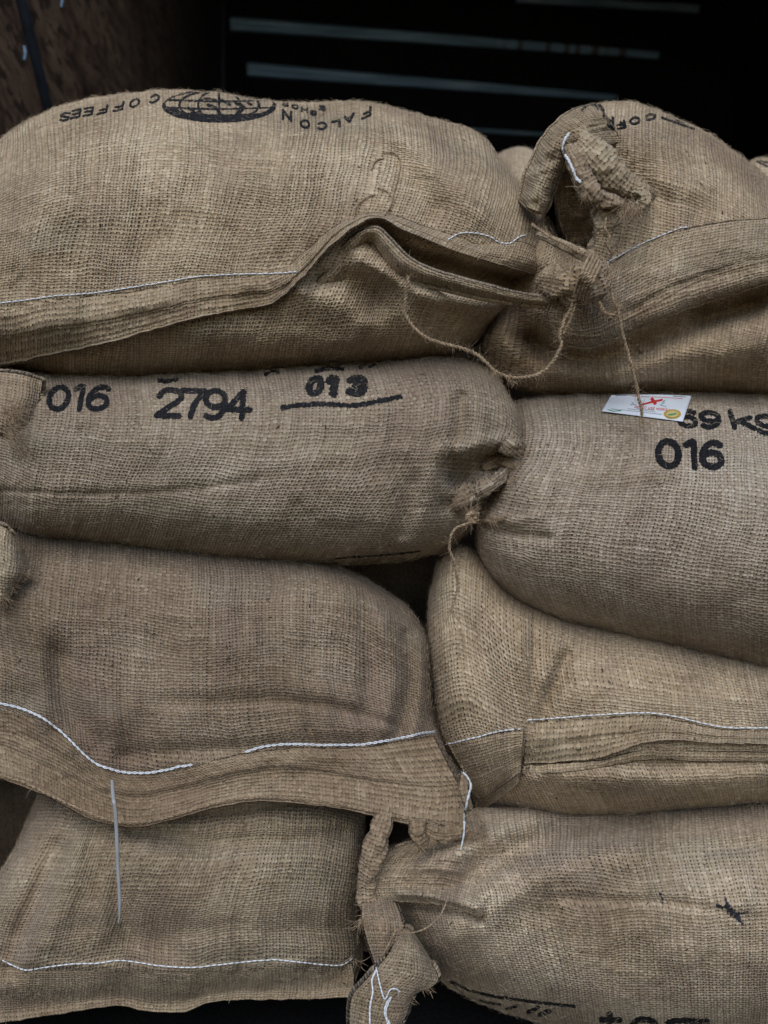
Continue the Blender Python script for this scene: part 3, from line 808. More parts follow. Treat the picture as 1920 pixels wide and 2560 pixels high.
# ---- bottom right: long stained sack
T8, S8 = sack('grey sack at bottom right with a blue-black smudge and letters tor', 1560, 2610, 0.15)
sack_body(T8, S8, M['g'],
    [(925, 2160), (960, 2125), (1030, 2095), (1100, 2050), (1200, 2012), (1300, 2012), (1450, 2022), (1700, 2014), (1920, 2000), (2200, 1990)],
    [(2200, 1990), (2240, 2250), (2200, 2600)],
    [(1090, 2440), (1143, 2480), (1248, 2526), (1333, 2552), (1450, 2585), (1600, 2604), (1920, 2612), (2200, 2600)],
    [(925, 2160), (924, 2225), (985, 2275), (1012, 2319), (1037, 2361), (1067, 2403), (1090, 2440)],
    0.15, 0.19, 0.10, seed=81, n=2.5,
    feats=[([(1000, 2190), (1100, 2160), (1200, 2110), (1330, 2060)], 14, 45), ([(1200, 2170), (1300, 2120), (1420, 2075), (1600, 2055)], -22, 50),
           ([(1130, 2330), (1250, 2230), (1400, 2160), (1560, 2120)], 16, 60), ([(945, 2180)], 14, 36), ([(950, 2262), (1040, 2262), (1122, 2272), (1200, 2292)], -12, 12),
           ([(960, 2240), (1040, 2240), (1122, 2250), (1190, 2268)], 9, 14), ([(1010, 2210), (1080, 2200), (1150, 2215)], -9, 22),
           ([(1200, 2292), (1240, 2240), (1300, 2200)], -6, 18), ([(1370, 2245), (1500, 2250), (1700, 2262), (1900, 2300)], -2.5, 12), ([(1780, 2120), (1920, 2110)], -4, 16), ([(1780, 2145), (1920, 2140)], 3, 14)])
loft(T8, S8, 'folded_end', M['g'], [
    [(990, 2118, -2), (1080, 2092, -2), (1160, 2080, -3), (1260, 2110, -5)],
    [(945, 2150, 14), (1040, 2146, 10), (1135, 2150, 6), (1240, 2190, -5)],
    [(920, 2190, 22), (1020, 2200, 16), (1125, 2212, 12), (1225, 2245, -4)],
    [(922, 2230, 24), (1030, 2236, 26), (1122, 2246, 14), (1212, 2276, -3)],
    [(934, 2252, 18), (1036, 2256, 20), (1122, 2267, 11), (1207, 2295, -3)]], rel=S8, thick=0.008, seed=83, lim=0.015, rough=3.0)
ink(T8, S8, [(8, [(1128, 2455), (1170, 2474), (1240, 2492), (1330, 2504), (1436, 2516)]), (9, [(1268, 2522), (1290, 2516)]), (12, [(1322, 2530), (1345, 2520)]), (13, [(1350, 2536), (1372, 2528)]), (7, [(1200, 2502), (1250, 2512)])]
    + glyph('t', 1498, 2528, 60, 2, 0, 60, 15) + glyph('o', 1572, 2524, 78, 2, 0, 72, 16) + [(15, [(1662, 2566), (1684, 2553), (1768, 2554)])], M['ink'], seed=8)
SM = plain('blue_black_smudge', (0.035, 0.038, 0.05), 0.9, 0.1, var=0.3, scale=200)
ink(T8, S8, [(5, [(1652, 2235), (1658, 2262)])], SM, name='smudge', rag=3.0, seed=9)
ink(T8, S8, [(9, [(1795, 2265), (1830, 2275), (1850, 2300)]), (7, [(1815, 2250), (1828, 2290)]), (6, [(1845, 2285), (1870, 2280)]), (6, [(1835, 2290), (1858, 2310)])], SM, name='smudge', rag=3.0, seed=9)
stitches(T8, S8, [[(949, 2254), (1037, 2255), (1122, 2266), (1206, 2292)]], M['twine'], w=1.6, length=8, name='seam_cord')
flecks(T8, S8, 48, (1020, 2080, 1900, 2540), 104)
fibres(T8, S8, M['fib'], 3600, seed=8)

# ---- bottom left
T7, S7 = sack('bottom left sack sewn with a white thread above its hem, plastic strip hanging over it', 420, 2520, 0.15)
sack_body(T7, S7, M['f'],
    [(100, 1975), (250, 1990), (500, 2000), (750, 1985), (915, 2015)],
    [(915, 2015), (908, 2171), (896, 2298), (905, 2400), (875, 2485)],
    [(-110, 2535), (0, 2540), (92, 2532), (183, 2520), (293, 2506), (366, 2516), (458, 2518), (513, 2500), (595, 2492), (760, 2488), (875, 2485)],
    [(100, 1975), (46, 2097), (0, 2180), (-60, 2300), (-100, 2420), (-110, 2535)],
    0.15, 0.15, 0.12, seed=71, n=3.0,
    feats=[([(140, 2120), (90, 2250), (40, 2360), (20, 2420)], -12, 30), ([(190, 2110), (150, 2260), (90, 2380)], 8, 40), ([(300, 2240), (320, 2330), (420, 2370)], -7, 34),
           ([(400, 2150), (480, 2260), (560, 2330)], 6, 60), ([(330, 2080), (550, 2110), (850, 2090)], -9, 26), ([(0, 2400), (180, 2415), (480, 2425), (760, 2412)], 3, 14), ([(420, 2330), (600, 2320), (860, 2330)], -4, 30)])
loft(T7, S7, 'hem', M['hem2'], [
    [(-110, 2410, 0.5), (5, 2414, 0.5), (180, 2420, 0.5), (300, 2412, 0.5), (480, 2428, 0.5), (660, 2410, 0.5), (780, 2415, 0.5), (880, 2408, 0.5)],
    [(-110, 2470, 3), (5, 2470, 3), (180, 2462, 3), (300, 2450, 3), (480, 2455, 4), (660, 2445, 4), (780, 2445, 3), (885, 2435, 2)],
    [(-110, 2500, 1), (5, 2496, 1), (180, 2484, 1), (310, 2462, 2), (480, 2470, 3), (660, 2460, 3), (780, 2458, 2), (885, 2448, 1)],
    [(-110, 2552, 9), (0, 2556, 9), (92, 2543, 8), (183, 2530, 8), (293, 2514, 8), (366, 2528, 9), (458, 2530, 8), (513, 2508, 7), (595, 2500, 6), (760, 2498, 6), (880, 2492, 4)]],
    rel=S7, thick=0.006, seed=72, lim=0.06)
stitches(T7, S7, [[(5, 2400), (40, 2417), (70, 2425), (120, 2417), (180, 2410), (240, 2408), (300, 2401), (350, 2406), (400, 2414), (480, 2418), (560, 2410), (660, 2400), (700, 2400), (760, 2406), (830, 2413), (860, 2410), (885, 2392)]], M['white'], w=2.0)
roll(T7, S7, 'sack_corner', M['hem2'], [(966, 2015, -6), (958, 2050, 2), (944, 2095, 8), (928, 2150, 8), (916, 2205, 2), (920, 2260, 0), (932, 2300, 0)], [16, 22, 25, 24, 23, 24, 16], flat=0.6, seed=5, lump=0.3, us=0.9)
loft(T7, S7, 'sack_corner', M['hem2'], [
    [(908, 2240, -10), (904, 2290, 18), (918, 2350, 28), (935, 2400, 30), (945, 2430, 30)],
    [(945, 2236, -6), (952, 2300, 34), (952, 2360, 40), (955, 2400, 36), (952, 2428, 32)],
    [(985, 2240, -14), (1008, 2305, 22), (1000, 2350, 30), (975, 2390, 32), (958, 2422, 32)]], thick=0.006, seed=73, swap=True)
loft(T7, S7, 'sack_corner', M['f'], [
    [(1005, 2318, 22), (985, 2360, 34), (950, 2410, 40), (905, 2460, 40), (878, 2500, 38), (872, 2585, 36)],
    [(1020, 2320, 30), (1020, 2370, 46), (995, 2430, 52), (955, 2480, 54), (925, 2530, 54), (905, 2590, 54)],
    [(1032, 2335, 28), (1055, 2385, 40), (1050, 2440, 48), (1010, 2500, 50), (985, 2550, 50), (955, 2595, 50)],
    [(1040, 2345, 20), (1070, 2395, 26), (1095, 2450, 30), (1035, 2492, 40), (1015, 2540, 40), (985, 2595, 40)]], thick=0.008, seed=74, swap=True)
stitches(T7, S7, [[(942, 2422), (930, 2450), (932, 2480), (925, 2520), (925, 2570)], [(970, 2570), (965, 2530), (972, 2505), (978, 2492), (966, 2510), (962, 2535), (976, 2562)]], M['white'], w=3.0, length=13, chain=True, name='loose_thread')
C = on_surface(S7, [(940, 2418), (952, 2470), (962, 2498), (975, 2475), (990, 2472), (1000, 2480)], 0.004)
V, F = twine_mesh(C, 0.0007, hairs=10, seed=2); make_obj('loose_thread', V, F, M['white'], T7)
tuft(T7, M['twine'], [(905, 2300, 26, -0.4, 1, 26, 40, 6), (890, 2400, 30, 0.3, 1, 10, 40, 10), (1010, 2480, 42, 0.2, 1, 16, 40, 14), (1060, 2460, 34, 0.5, 1, 16, 34, 14)], seed=4)
C = ray(*[np.array(v) for v in ((958, 985, 990, 1000, 1030, 1065, 1095, 1110, 1120), (2385, 2335, 2325, 2330, 2332, 2320, 2295, 2270, 2240))], -np.array([0.045, 0.045, 0.044, 0.042, 0.05, 0.052, 0.052, 0.052, 0.05]))
V, F = twine_mesh(spline(C, 40), 0.0008, hairs=20, seed=3); make_obj('loose_twine', V, F, M['twine'], T7)
flecks(T7, S7, 26, (60, 2090, 880, 2480), 91)
fibres(T7, S7, M['fib'], 3200, seed=7)

# ---- lower right: sack with two white seams
T6, S6 = sack('light tan sack under the grey 69 kg sack, folded hem gaping open', 1500, 2030, 0.15)
sack_body(T6, S6, M['e'],
    [(1090, 1410), (1150, 1360), (1210, 1400), (1270, 1470), (1350, 1515), (1440, 1545), (1700, 1600), (1920, 1655), (2200, 1700)],
    [(2200, 1700), (2240, 1850), (2200, 2010)],
    [(1200, 2025), (1265, 2022), (1350, 2036), (1450, 2042), (1600, 2038), (1680, 2030), (1800, 2022), (1920, 2010), (2200, 2010)],
    [(1090, 1410), (1073, 1500), (1070, 1600), (1085, 1750), (1103, 1850), (1145, 1915), (1180, 1985), (1200, 2025)],
    0.15, 0.16, 0.10, seed=61, n=3.1,
    feats=[([(1338, 1550), (1330, 1700), (1318, 1850), (1305, 1940)], -3.5, 8), ([(1300, 1550), (1290, 1700), (1282, 1850), (1265, 1930)], 7, 34), ([(1420, 1640), (1385, 1720), (1350, 1810)], -8, 16),
           ([(1390, 1620), (1360, 1700)], 5, 18), ([(1380, 1960), (1410, 2000)], -8, 26), ([(1330, 1960), (1500, 1950), (1750, 1960), (1900, 1950)], 8, 34), ([(1500, 1700), (1600, 1720)], 5, 90),
           ([(1300, 1905), (1500, 1905), (1920, 1900)], -6, 18), ([(1110, 1600), (1140, 1750)], 5, 40), ([(1250, 1480), (1180, 1650)], -4, 36), ([(1640, 1905), (1700, 1920)], -4, 20)])
loft(T6, S6, 'hem', M['hem'], [
    [(1316, 1806, 0), (1450, 1796, 0.5), (1600, 1789, 1), (1650, 1791, 1), (1720, 1806, 1), (1790, 1822, 1), (1920, 1826, 1), (2100, 1826, 1)],
    [(1312, 1862, 0), (1400, 1848, 6), (1500, 1832, 9), (1600, 1822, 11), (1700, 1826, 11), (1800, 1838, 9), (1920, 1842, 8), (2100, 1842, 8)],
    [(1312, 1876, 0), (1400, 1862, 3), (1500, 1848, 6), (1600, 1836, 10), (1700, 1836, 10), (1800, 1846, 8), (1920, 1850, 7), (2100, 1850, 7)],
    [(1308, 1908, 1), (1400, 1905, 9), (1500, 1893, 12), (1572, 1870, 16), (1620, 1855, 18), (1693, 1850, 18), (1741, 1855, 16), (1813, 1858, 14), (1900, 1860, 13), (2100, 1861, 13)]],
    rel=S6, thick=0.005, seed=62)
loft(T6, S6, 'hem', M['hem'], [
    [(1308, 1912, 0), (1400, 1908, 6), (1500, 1900, 6), (1560, 1884, 4), (1620, 1874, 2), (1717, 1876, 2), (1900, 1880, 4), (2100, 1882, 4)],
    [(1306, 1928, 1), (1400, 1924, 9), (1500, 1909, 10), (1560, 1899, 10), (1620, 1891, 10), (1717, 1893, 10), (1900, 1896, 9), (2100, 1898, 9)],
    [(1306, 1936, 0), (1400, 1932, 5), (1500, 1918, 6), (1560, 1907, 6), (1620, 1899, 6), (1717, 1901, 6), (1900, 1904, 5), (2100, 1906, 5)]],
    rel=S6, thick=0.005, seed=63)
loft(T6, S6, 'folded_end', M['e'], [
    [(1118, 1858, 0), (1180, 1846, 2), (1250, 1830, 4), (1308, 1824, 5)],
    [(1150, 1915, 3), (1200, 1895, 6), (1255, 1885, 8), (1303, 1880, 8)],
    [(1178, 1965, 4), (1215, 1960, 8), (1265, 1935, 10), (1302, 1915, 10)],
    [(1180, 2030, 6), (1210, 2018, 10), (1262, 1985, 10), (1300, 1950, 8)]], rel=S6, thick=0.005, seed=64)
loft(T6, S6, 'hem', M['hem2'], [
    [(1186, 2000, 8), (1215, 1990, 12), (1262, 1958, 13), (1298, 1932, 11)],
    [(1184, 2030, 10), (1214, 2020, 13), (1264, 1986, 14), (1299, 1956, 11)]], rel=S6, thick=0.006, seed=65)
stitches(T6, S6, [[(1112, 1862), (1180, 1846), (1250, 1828), (1308, 1822)]], M['white'], w=2.2, length=19)
stitches(T6, S6, [[(1317, 1800), (1380, 1796), (1450, 1790), (1530, 1785), (1600, 1782), (1650, 1785), (1700, 1794), (1750, 1806), (1800, 1817), (1860, 1820), (1940, 1819)]], M['white'], w=1.9)
tuft(T6, M['twine'], [(1650, 1862, 20, 1, 0.9, 12, 60, 3), (1190, 2030, 16, -0.1, 1, 30, 60, 10), (1205, 2060, 14, 0.1, 1, 24, 60, 8)], seed=6)
flecks(T6, S6, 34, (1110, 1500, 1900, 2000), 78)
fibres(T6, S6, M['fib'], 3600, seed=6)

# ---- lower left: big hem with chain stitch and hanging plastic strip
T5, S5 = sack('brown sack at left with white chain stitch curving above its wavy hem', 500, 2060, 0.15)
sack_body(T5, S5, M['d'],
    [(-290, 1290), (-60, 1290), (60, 1325), (160, 1338), (300, 1350), (500, 1372), (700, 1392), (830, 1412), (900, 1438), (960, 1475), (1015, 1512), (1050, 1560)],
    [(1050, 1560), (1076, 1618), (1080, 1700), (1090, 1800), (1122, 1880), (1165, 1950), (1178, 2030)],
    [(-290, 1900), (0, 1950), (120, 1990), (220, 2040), (330, 2068), (450, 2080), (620, 2074), (780, 2040), (950, 2040), (1080, 2056), (1178, 2060)],
    [(-290, 1290), (-310, 1600), (-290, 1900)],
    0.15, 0.165, 0.10, seed=51, n=3.1,
    feats=[([(1060, 1600), (1058, 1720), (1030, 1850)], 6, 20), ([(960, 1560), (985, 1680), (960, 1820)], 7, 24), ([(1012, 1590), (1025, 1700), (995, 1830)], -6, 18), ([(900, 1500), (925, 1640), (900, 1780)], -4, 24),
           ([(150, 1640), (165, 1760), (240, 1860)], -8, 32), ([(90, 1500), (100, 1650), (120, 1760)], 5, 45), ([(420, 1580), (410, 1720), (330, 1880)], -4, 40), ([(430, 1760), (700, 1750), (880, 1780), (980, 1810)], -4, 12),
           ([(450, 1730), (700, 1722), (900, 1745)], 3, 14), ([(300, 1890), (600, 1870), (900, 1860)], -5, 22), ([(770, 1820), (800, 1870)], -4, 14), ([(450, 2035), (650, 2040), (800, 2030)], 10, 34)])
loft(T5, S5, 'hem', M['hem5'], [
    [(-290, 1760, 0), (-100, 1765, 0), (0, 1770, 0), (60, 1785, 0), (150, 1832, 0), (220, 1890, 0), (270, 1925, 0), (350, 1936, 0), (440, 1925, 0), (540, 1900, 0), (640, 1880, 0), (750, 1870, 0), (900, 1868, 0), (1020, 1850, 0), (1085, 1840, 0)],
    [(-290, 1830, 5), (-100, 1840, 5), (0, 1850, 5), (80, 1880, 5), (180, 1930, 5), (260, 1968, 6), (350, 1978, 6), (450, 1960, 7), (560, 1930, 7), (680, 1912, 8), (800, 1918, 8), (920, 1938, 6), (1050, 1950, 5), (1140, 1950, 3)],
    [(-290, 1850, 2), (-100, 1860, 2), (0, 1870, 2), (80, 1900, 2), (180, 1950, 2), (260, 1988, 3), (350, 1996, 4), (450, 1978, 4), (560, 1946, 4), (680, 1928, 4), (800, 1936, 4), (920, 1958, 3), (1050, 1975, 3), (1160, 1985, 2)],
    [(-290, 1885, 8), (-100, 1910, 8), (0, 1932, 8), (120, 1978, 10), (220, 2030, 12), (310, 2052, 14), (400, 2045, 14), (540, 2006, 12), (650, 1990, 12), (810, 2002, 12), (930, 2024, 10), (1040, 2050, 8), (1160, 2062, 7)],
    [(-290, 1900, 6), (-100, 1924, 6), (0, 1946, 6), (120, 1992, 8), (220, 2044, 10), (310, 2066, 12), (400, 2058, 12), (540, 2019, 10), (650, 2003, 10), (810, 2015, 10), (930, 2038, 8), (1040, 2064, 6), (1160, 2078, 5)]],
    rel=S5, thick=0.006, seed=52, lim=0.006)
stitches(T5, S5, [[(-40, 1755), (0, 1758), (60, 1773), (110, 1797), (160, 1835), (200, 1875), (235, 1905), (270, 1920), (310, 1930), (360, 1932), (410, 1926), (450, 1916), (482, 1912)],
                  [(612, 1880), (660, 1866), (720, 1860), (800, 1862), (860, 1862), (920, 1859), (1000, 1845), (1050, 1834), (1087, 1829)]], M['white'], w=2.2, length=17, chain=True)
stitches(T5, S5, [[(0, 1938), (60, 1955), (120, 1985), (200, 2022), (260, 2045), (320, 2056), (400, 2048), (480, 2024), (560, 2002), (650, 1992), (730, 1995), (810, 2003), (930, 2027), (1040, 2050), (1140, 2062)]], M['twine'], w=2.3, length=15, chain=True, name='hem_cord')
roll(T5, S5, 'sack_corner', M['hem5'], [(1040, 2050, 20), (1046, 2080, 24), (1055, 2105, 24), (1062, 2128, 20)], [22, 20, 16, 9], seed=9, lump=0.3)
roll(T5, S5, 'sack_corner', M['hem5'], [(1060, 2070, 18), (1100, 2085, 20), (1150, 2080, 20), (1172, 2060, 16)], [14, 20, 20, 10], seed=11, lump=0.3)
roll(T5, S5, 'sack_corner', M['hem5'], [(1160, 1935, 6), (1158, 1965, 16), (1164, 1995, 18), (1176, 2025, 14)], [7, 12, 12, 8], seed=12, lump=0.25)
stitches(T5, S5, [[(1158, 1930), (1172, 1948), (1178, 1962), (1172, 1990), (1162, 2035), (1160, 2080), (1153, 2122)]], M['white'], w=2.8, length=36, name='loose_thread')
C = on_surface(S5, [(1150, 1926), (1165, 1940), (1176, 1962), (1168, 2000), (1160, 2040), (1160, 2080), (1152, 2124)], 0.006, smooth=20)
V, F = twine_mesh(C, 0.00075, hairs=14, seed=8, turns_per_m=60); make_obj('loose_thread', V, F, M['white'], T5)
tuft(T5, M['twine'], [(1050, 2115, 24, 0.1, 1, 34, 30, 8), (1080, 2100, 24, 0.4, 0.8, 24, 26, 8), (1180, 2080, 18, 0, 1, 34, 56, 7)], seed=5)
# milky plastic strip, flat, hanging from the hem
Pp = spline([(280, 1950), (283, 1990), (289, 2040), (292, 2100), (294, 2160), (297, 2210), (299, 2260), (298, 2296), (296, 2308)], 60)
hw = np.interp(np.linspace(0, 1, 60), [0, 0.1, 0.85, 1], [4.0, 5.2, 4.6, 1.2])
dy = np.interp(np.linspace(0, 1, 60), [0, 0.15, 0.35, 0.6, 1], [-0.016, -0.055, -0.050, -0.046, -0.040])
rows = [ray(Pp[:, 0] + s * hw, Pp[:, 1], dy + o) for s, o in ((-1, 0.0004), (-0.55, -0.0005), (0.55, -0.0005), (1, 0.0004), (0.5, 0.0014), (-0.5, 0.0014))]
V = np.array(rows).reshape(-1, 3)
make_obj('plastic_strip', V, grid_faces(6, 60, wrap=True), M['strap'], T5)
# corner of jute showing at the left edge
loft(T5, S5, 'sack_corner', M['hem'], [
    [(-60, 1290, 10), (0, 1312, 30), (30, 1335, 24), (52, 1375, 8)],
    [(-60, 1370, 30), (0, 1390, 42), (40, 1410, 36), (66, 1425, 16)],
    [(-60, 1430, 36), (-5, 1440, 46), (30, 1448, 40), (60, 1446, 22)],
    [(-60, 1490, 24), (-10, 1500, 36), (14, 1500, 32), (34, 1470, 20)]], thick=0.008, seed=55)
tuft(T5, M['twine'], [(5, 1480, 34, 0, 1, 30, 46, 8), (30, 1460, 30, 0.4, 1, 20, 30, 8), (60, 1430, 20, 1, 0.6, 20, 22, 8)], seed=15)
flecks(T5, S5, 60, (20, 1420, 1040, 1860), 65)
fibres(T5, S5, M['fib'], 4200, seed=5)

# ---- right: the grey sack marked 69 kg / 016
T4, S4 = sack('plump grey sack at right printed 69 kg over 016', 1600, 1650, 0.15)
sack_body(T4, S4, M['c'],
    [(1270, 1010), (1330, 992), (1420, 984), (1500, 980), (1700, 976), (1920, 984), (2200, 1000)],
    [(2200, 1000), (2260, 1350), (2200, 1740)],
    [(1262, 1496), (1350, 1545), (1440, 1572), (1550, 1600), (1700, 1635), (1850, 1672), (1920, 1690), (2200, 1740)],
    [(1270, 1010), (1275, 1110), (1225, 1210), (1193, 1290), (1190, 1360), (1212, 1430), (1262, 1496)],
    0.15, 0.21, 0.10, seed=41, n=2.35, rough=0.6,
    feats=[([(1200, 1320), (1290, 1335), (1370, 1345)], -5, 12), ([(1205, 1295), (1280, 1300), (1350, 1290)], 4, 16), ([(1290, 1180), (1340, 1230)], 3, 40), ([(1210, 1370), (1300, 1400)], 3, 24)])
ink(T4, S4, glyph('0', 1640, 1102, 60, 3, 2, 62, 17) + glyph('1', 1700, 1104, 60, 2, 4, 62, 17) + glyph('6', 1750, 1106, 58, 2, 2, 60, 17)
    + glyph('6', 1692, 1025, 50, 4, 4, 38, 13) + glyph('9', 1745, 1030, 55, 3, 5, 36, 13) + glyph('k', 1815, 1028, 66, 4, 12, 40, 13) + glyph('g', 1880, 1025, 60, 5, 8, 42, 13), M['ink'], seed=4)
C = on_surface(S4, [(1262, 1296), (1240, 1302), (1215, 1302), (1195, 1304)], 0.004)
V, F = twine_mesh(C, 0.0022, plies=3, hairs=60, seed=21); make_obj('tie_twine', V, F, M['twine'], T4)
rng = np.random.default_rng(3)
kn = [(1180 + 18 * math.cos(a_ * 2.4) * rng.uniform(0.6, 1), 1293 + 22 * math.sin(a_ * 2.4) * rng.uniform(0.6, 1), rng.uniform(30, 44)) for a_ in range(13)]
K_ = spline(kn, 120); V, F = twine_mesh(ray(K_[:, 0], K_[:, 1], -K_[:, 2] * 0.001), 0.0018, hairs=90, seed=22); make_obj('twine_knot', V, F, M['twine'], T4)
tw = spline([(1178, 1305, 40), (1160, 1312, 42), (1138, 1322, 42), (1126, 1345, 42), (1124, 1375, 40), (1134, 1400, 38), (1140, 1430, 36), (1144, 1465, 34), (1136, 1500, 32), (1130, 1520, 30)], 120)
V, F = twine_mesh(ray(tw[:, 0], tw[:, 1], -tw[:, 2] * 0.001), 0.0014, hairs=70, seed=23); make_obj('tie_twine', V, F, M['twine'], T4)
tuft(T4, M['twine'], [(1185, 1285, 38, 0, -1, 40, 26, 12), (1225, 1298, 38, 1, 0, 40, 40, 8), (1128, 1525, 28, 0.1, 1, 14, 110, 3)], seed=24)
flecks(T4, S4, 34, (1260, 1060, 1900, 1600), 52)
fibres(T4, S4, M['fib'], 4600, seed=4)

# ---- left: the sack printed 016 2794
T3, S3 = sack('left sack printed 016 2794 with a crumpled tied corner', 560, 1400, 0.15)
sack_body(T3, S3, M['b'],
    [(-290, 915), (0, 918), (110, 935), (300, 938), (500, 930), (760, 914), (960, 900), (1100, 890), (1180, 903), (1240, 938), (1268, 985)],
    [(1268, 985), (1300, 1030), (1318, 1080), (1312, 1140), (1285, 1195), (1225, 1262), (1175, 1325), (1120, 1380)],
    [(-290, 1290), (-50, 1290), (20, 1318), (80, 1345), (200, 1354), (300, 1364), (500, 1390), (700, 1404), (850, 1410), (1000, 1404), (1120, 1380)],
    [(-290, 915), (-310, 1100), (-290, 1290)],
    0.15, 0.185, 0.10, seed=31, n=3.0,
    feats=[([(-60, 1225), (200, 1234), (450, 1226), (650, 1196), (850, 1168), (1000, 1152), (1100, 1150)], -2.2, 5), ([(-60, 1205), (200, 1214), (450, 1206), (650, 1176), (850, 1148), (1000, 1130)], 1.2, 16),
           ([(1150, 1010), (1148, 1080), (1120, 1170)], -9, 20), ([(1190, 1010), (1200, 1080), (1180, 1140)], 9, 30), ([(1140, 1196), (1190, 1158), (1250, 1148)], -26, 24), ([(1110, 1130), (1180, 1115), (1280, 1105)], 10, 22), ([(1240, 1010), (1290, 1080)], 6, 30), ([(1170, 1250), (1230, 1210), (1280, 1180)], 10, 22),
           ([(1110, 1260), (1200, 1240)], -8, 18), ([(1160, 990), (1250, 1000)], -5, 10), ([(1080, 1180), (1060, 1300), (1020, 1370)], 6, 30), ([(1030, 1200), (1010, 1330)], -5, 22), ([(960, 1000), (1090, 1010), (1060, 1120)], 5, 50)])
roll(T3, S3, 'sack_corner', M['b'], [(1110, 1262, -6), (1160, 1244, 3), (1205, 1224, 9), (1245, 1200, 12), (1270, 1172, 8)], [20, 28, 28, 24, 14], rel=True, flat=0.6, seed=31, lump=0.42, twist=0.6)
roll(T3, S3, 'sack_corner', M['hem2'], [(1205, 1172, 6), (1240, 1156, 16), (1275, 1158, 20), (1298, 1180, 20), (1294, 1210, 16), (1266, 1226, 8)], [10, 18, 22, 22, 20, 10], rel=True, flat=0.8, seed=33, lump=0.3, twist=0.5)
roll(T3, S3, 'sack_corner', M['b'], [(1262, 1100, 2), (1292, 1122, 8), (1318, 1130, 8)], [30, 24, 6], rel=True, flat=0.7, seed=34, lump=0.3)
tuft(T3, M['twine'], [(1300, 1132, 24, 1, -0.2, 26, 26, 6), (1170, 1240, 34, -1, 0.2, 40, 46, 8), (1280, 1200, 40, 0.3, 1, 30, 24, 10)], seed=33)
INK3 = glyph('0', 124, 968, 56, 0, -10, 54, 14) + glyph('1', 178, 966, 55, 0, -10, 56, 14) + glyph('6', 222, 968, 58, 0, -10, 54, 14) \
    + glyph('2', 396, 974, 68, 2, -10, 64, 15) + glyph('7', 452, 976, 66, 2, -2, 64, 15) + glyph('9', 510, 976, 60, 2, -4, 68, 15) + glyph('4', 568, 978, 62, 2, -4, 66, 15)
ink(T3, S3, INK3, M['ink'], seed=1)
ink(T3, S3, glyph('0', 774, 948, 34, -2, -6, 36, 19) + glyph('1', 814, 948, 42, -2, -4, 36, 22) + glyph('3', 872, 947, 46, -2, -4, 36, 20)
    , M['ink'], name='printed_number', seed=2, rag=1.8)
for st in ([(12, [(706, 1019), (760, 1012), (820, 1010), (880, 1014), (930, 1006), (1000, 992)])], [(11, [(790, 928), (830, 920), (856, 922)]), (8, [(808, 918), (850, 912)])], [(10, [(900, 918), (912, 912)])], [(8, [(925, 916), (935, 912)])], [(11, [(398, 952), (418, 953), (440, 948)])], [(9, [(664, 936), (676, 928), (694, 930)])]):
    ink(T3, S3, st, M['ink'], name='printed_mark', seed=2, rag=1.8)
ink(T3, S3, [(5, [(840, 1396), (900, 1392), (980, 1386), (1050, 1378)])], M['ink'], name='printed_mark', seed=5)
loft(T3, S3, 'sack_corner', M['hem2'], [
    [(-60, 925, 14), (0, 928, 22), (60, 936, 22), (106, 950, 14)],
    [(-60, 985, 32), (0, 988, 38), (60, 1000, 36), (98, 1010, 20)],
    [(-60, 1050, 34), (0, 1058, 42), (50, 1064, 36), (86, 1066, 20)],
    [(-60, 1068, 28), (0, 1080, 38), (45, 1108, 32), (76, 1118, 20)]], thick=0.008, seed=35)
tuft(T3, M['twine'], [(50, 1110, 32, 0.5, 1, 70, 40, 10), (20, 1080, 42, 1, 0.5, 60, 50, 14), (30, 1030, 44, 1, 0.3, 60, 40, 22), (78, 1110, 24, 0.2, 1, 20, 30, 6)], seed=34)
flecks(T3, S3, 26, (60, 1040, 1200, 1380), 39)
fibres(T3, S3, M['fib'], 4200, seed=3)

# ---- top right: sack with the knotted ear
T2, S2 = sack('top right sack with an upright knotted ear and black print across its shoulder', 1600, 985, 0.16)
sack_body(T2, S2, M['h'],
    [(1380, 470), (1410, 370), (1445, 290), (1480, 262), (1540, 252), (1600, 260), (1700, 298), (1770, 332), (1840, 380), (1890, 420), (1950, 460), (2050, 520), (2220, 620)],
    [(2220, 620), (2270, 800), (2220, 1000)],
    [(1210, 930), (1260, 962), (1350, 984), (1500, 990), (1700, 982), (1920, 988), (2220, 1000)],
    [(1380, 470), (1340, 560), (1290, 650), (1240, 760), (1205, 850), (1210, 930)],
    0.16, 0.17, 0.12, seed=21, n=2.5, hole=[(1372, 486), (1400, 440), (1440, 425), (1478, 470), (1496, 540), (1494, 620), (1480, 660), (1440, 640), (1400, 610), (1360, 560)],
    feats=[([(1425, 440), (1440, 520), (1430, 600)], -45, 40), ([(1600, 330), (1650, 420), (1720, 480)], 10, 60), ([(1590, 430), (1640, 500), (1760, 520)], -6, 46), ([(1540, 300), (1570, 400)], 6, 40),
           ([(1330, 850), (1400, 880), (1500, 893), (1600, 860), (1750, 800), (1920, 745)], -26, 34), ([(1560, 950), (1720, 900), (1900, 870)], 10, 50), ([(1300, 700), (1300, 790), (1340, 870)], -24, 42), ([(1760, 790), (1880, 770)], -12, 30), ([(1240, 900), (1300, 930)], -10, 40)])
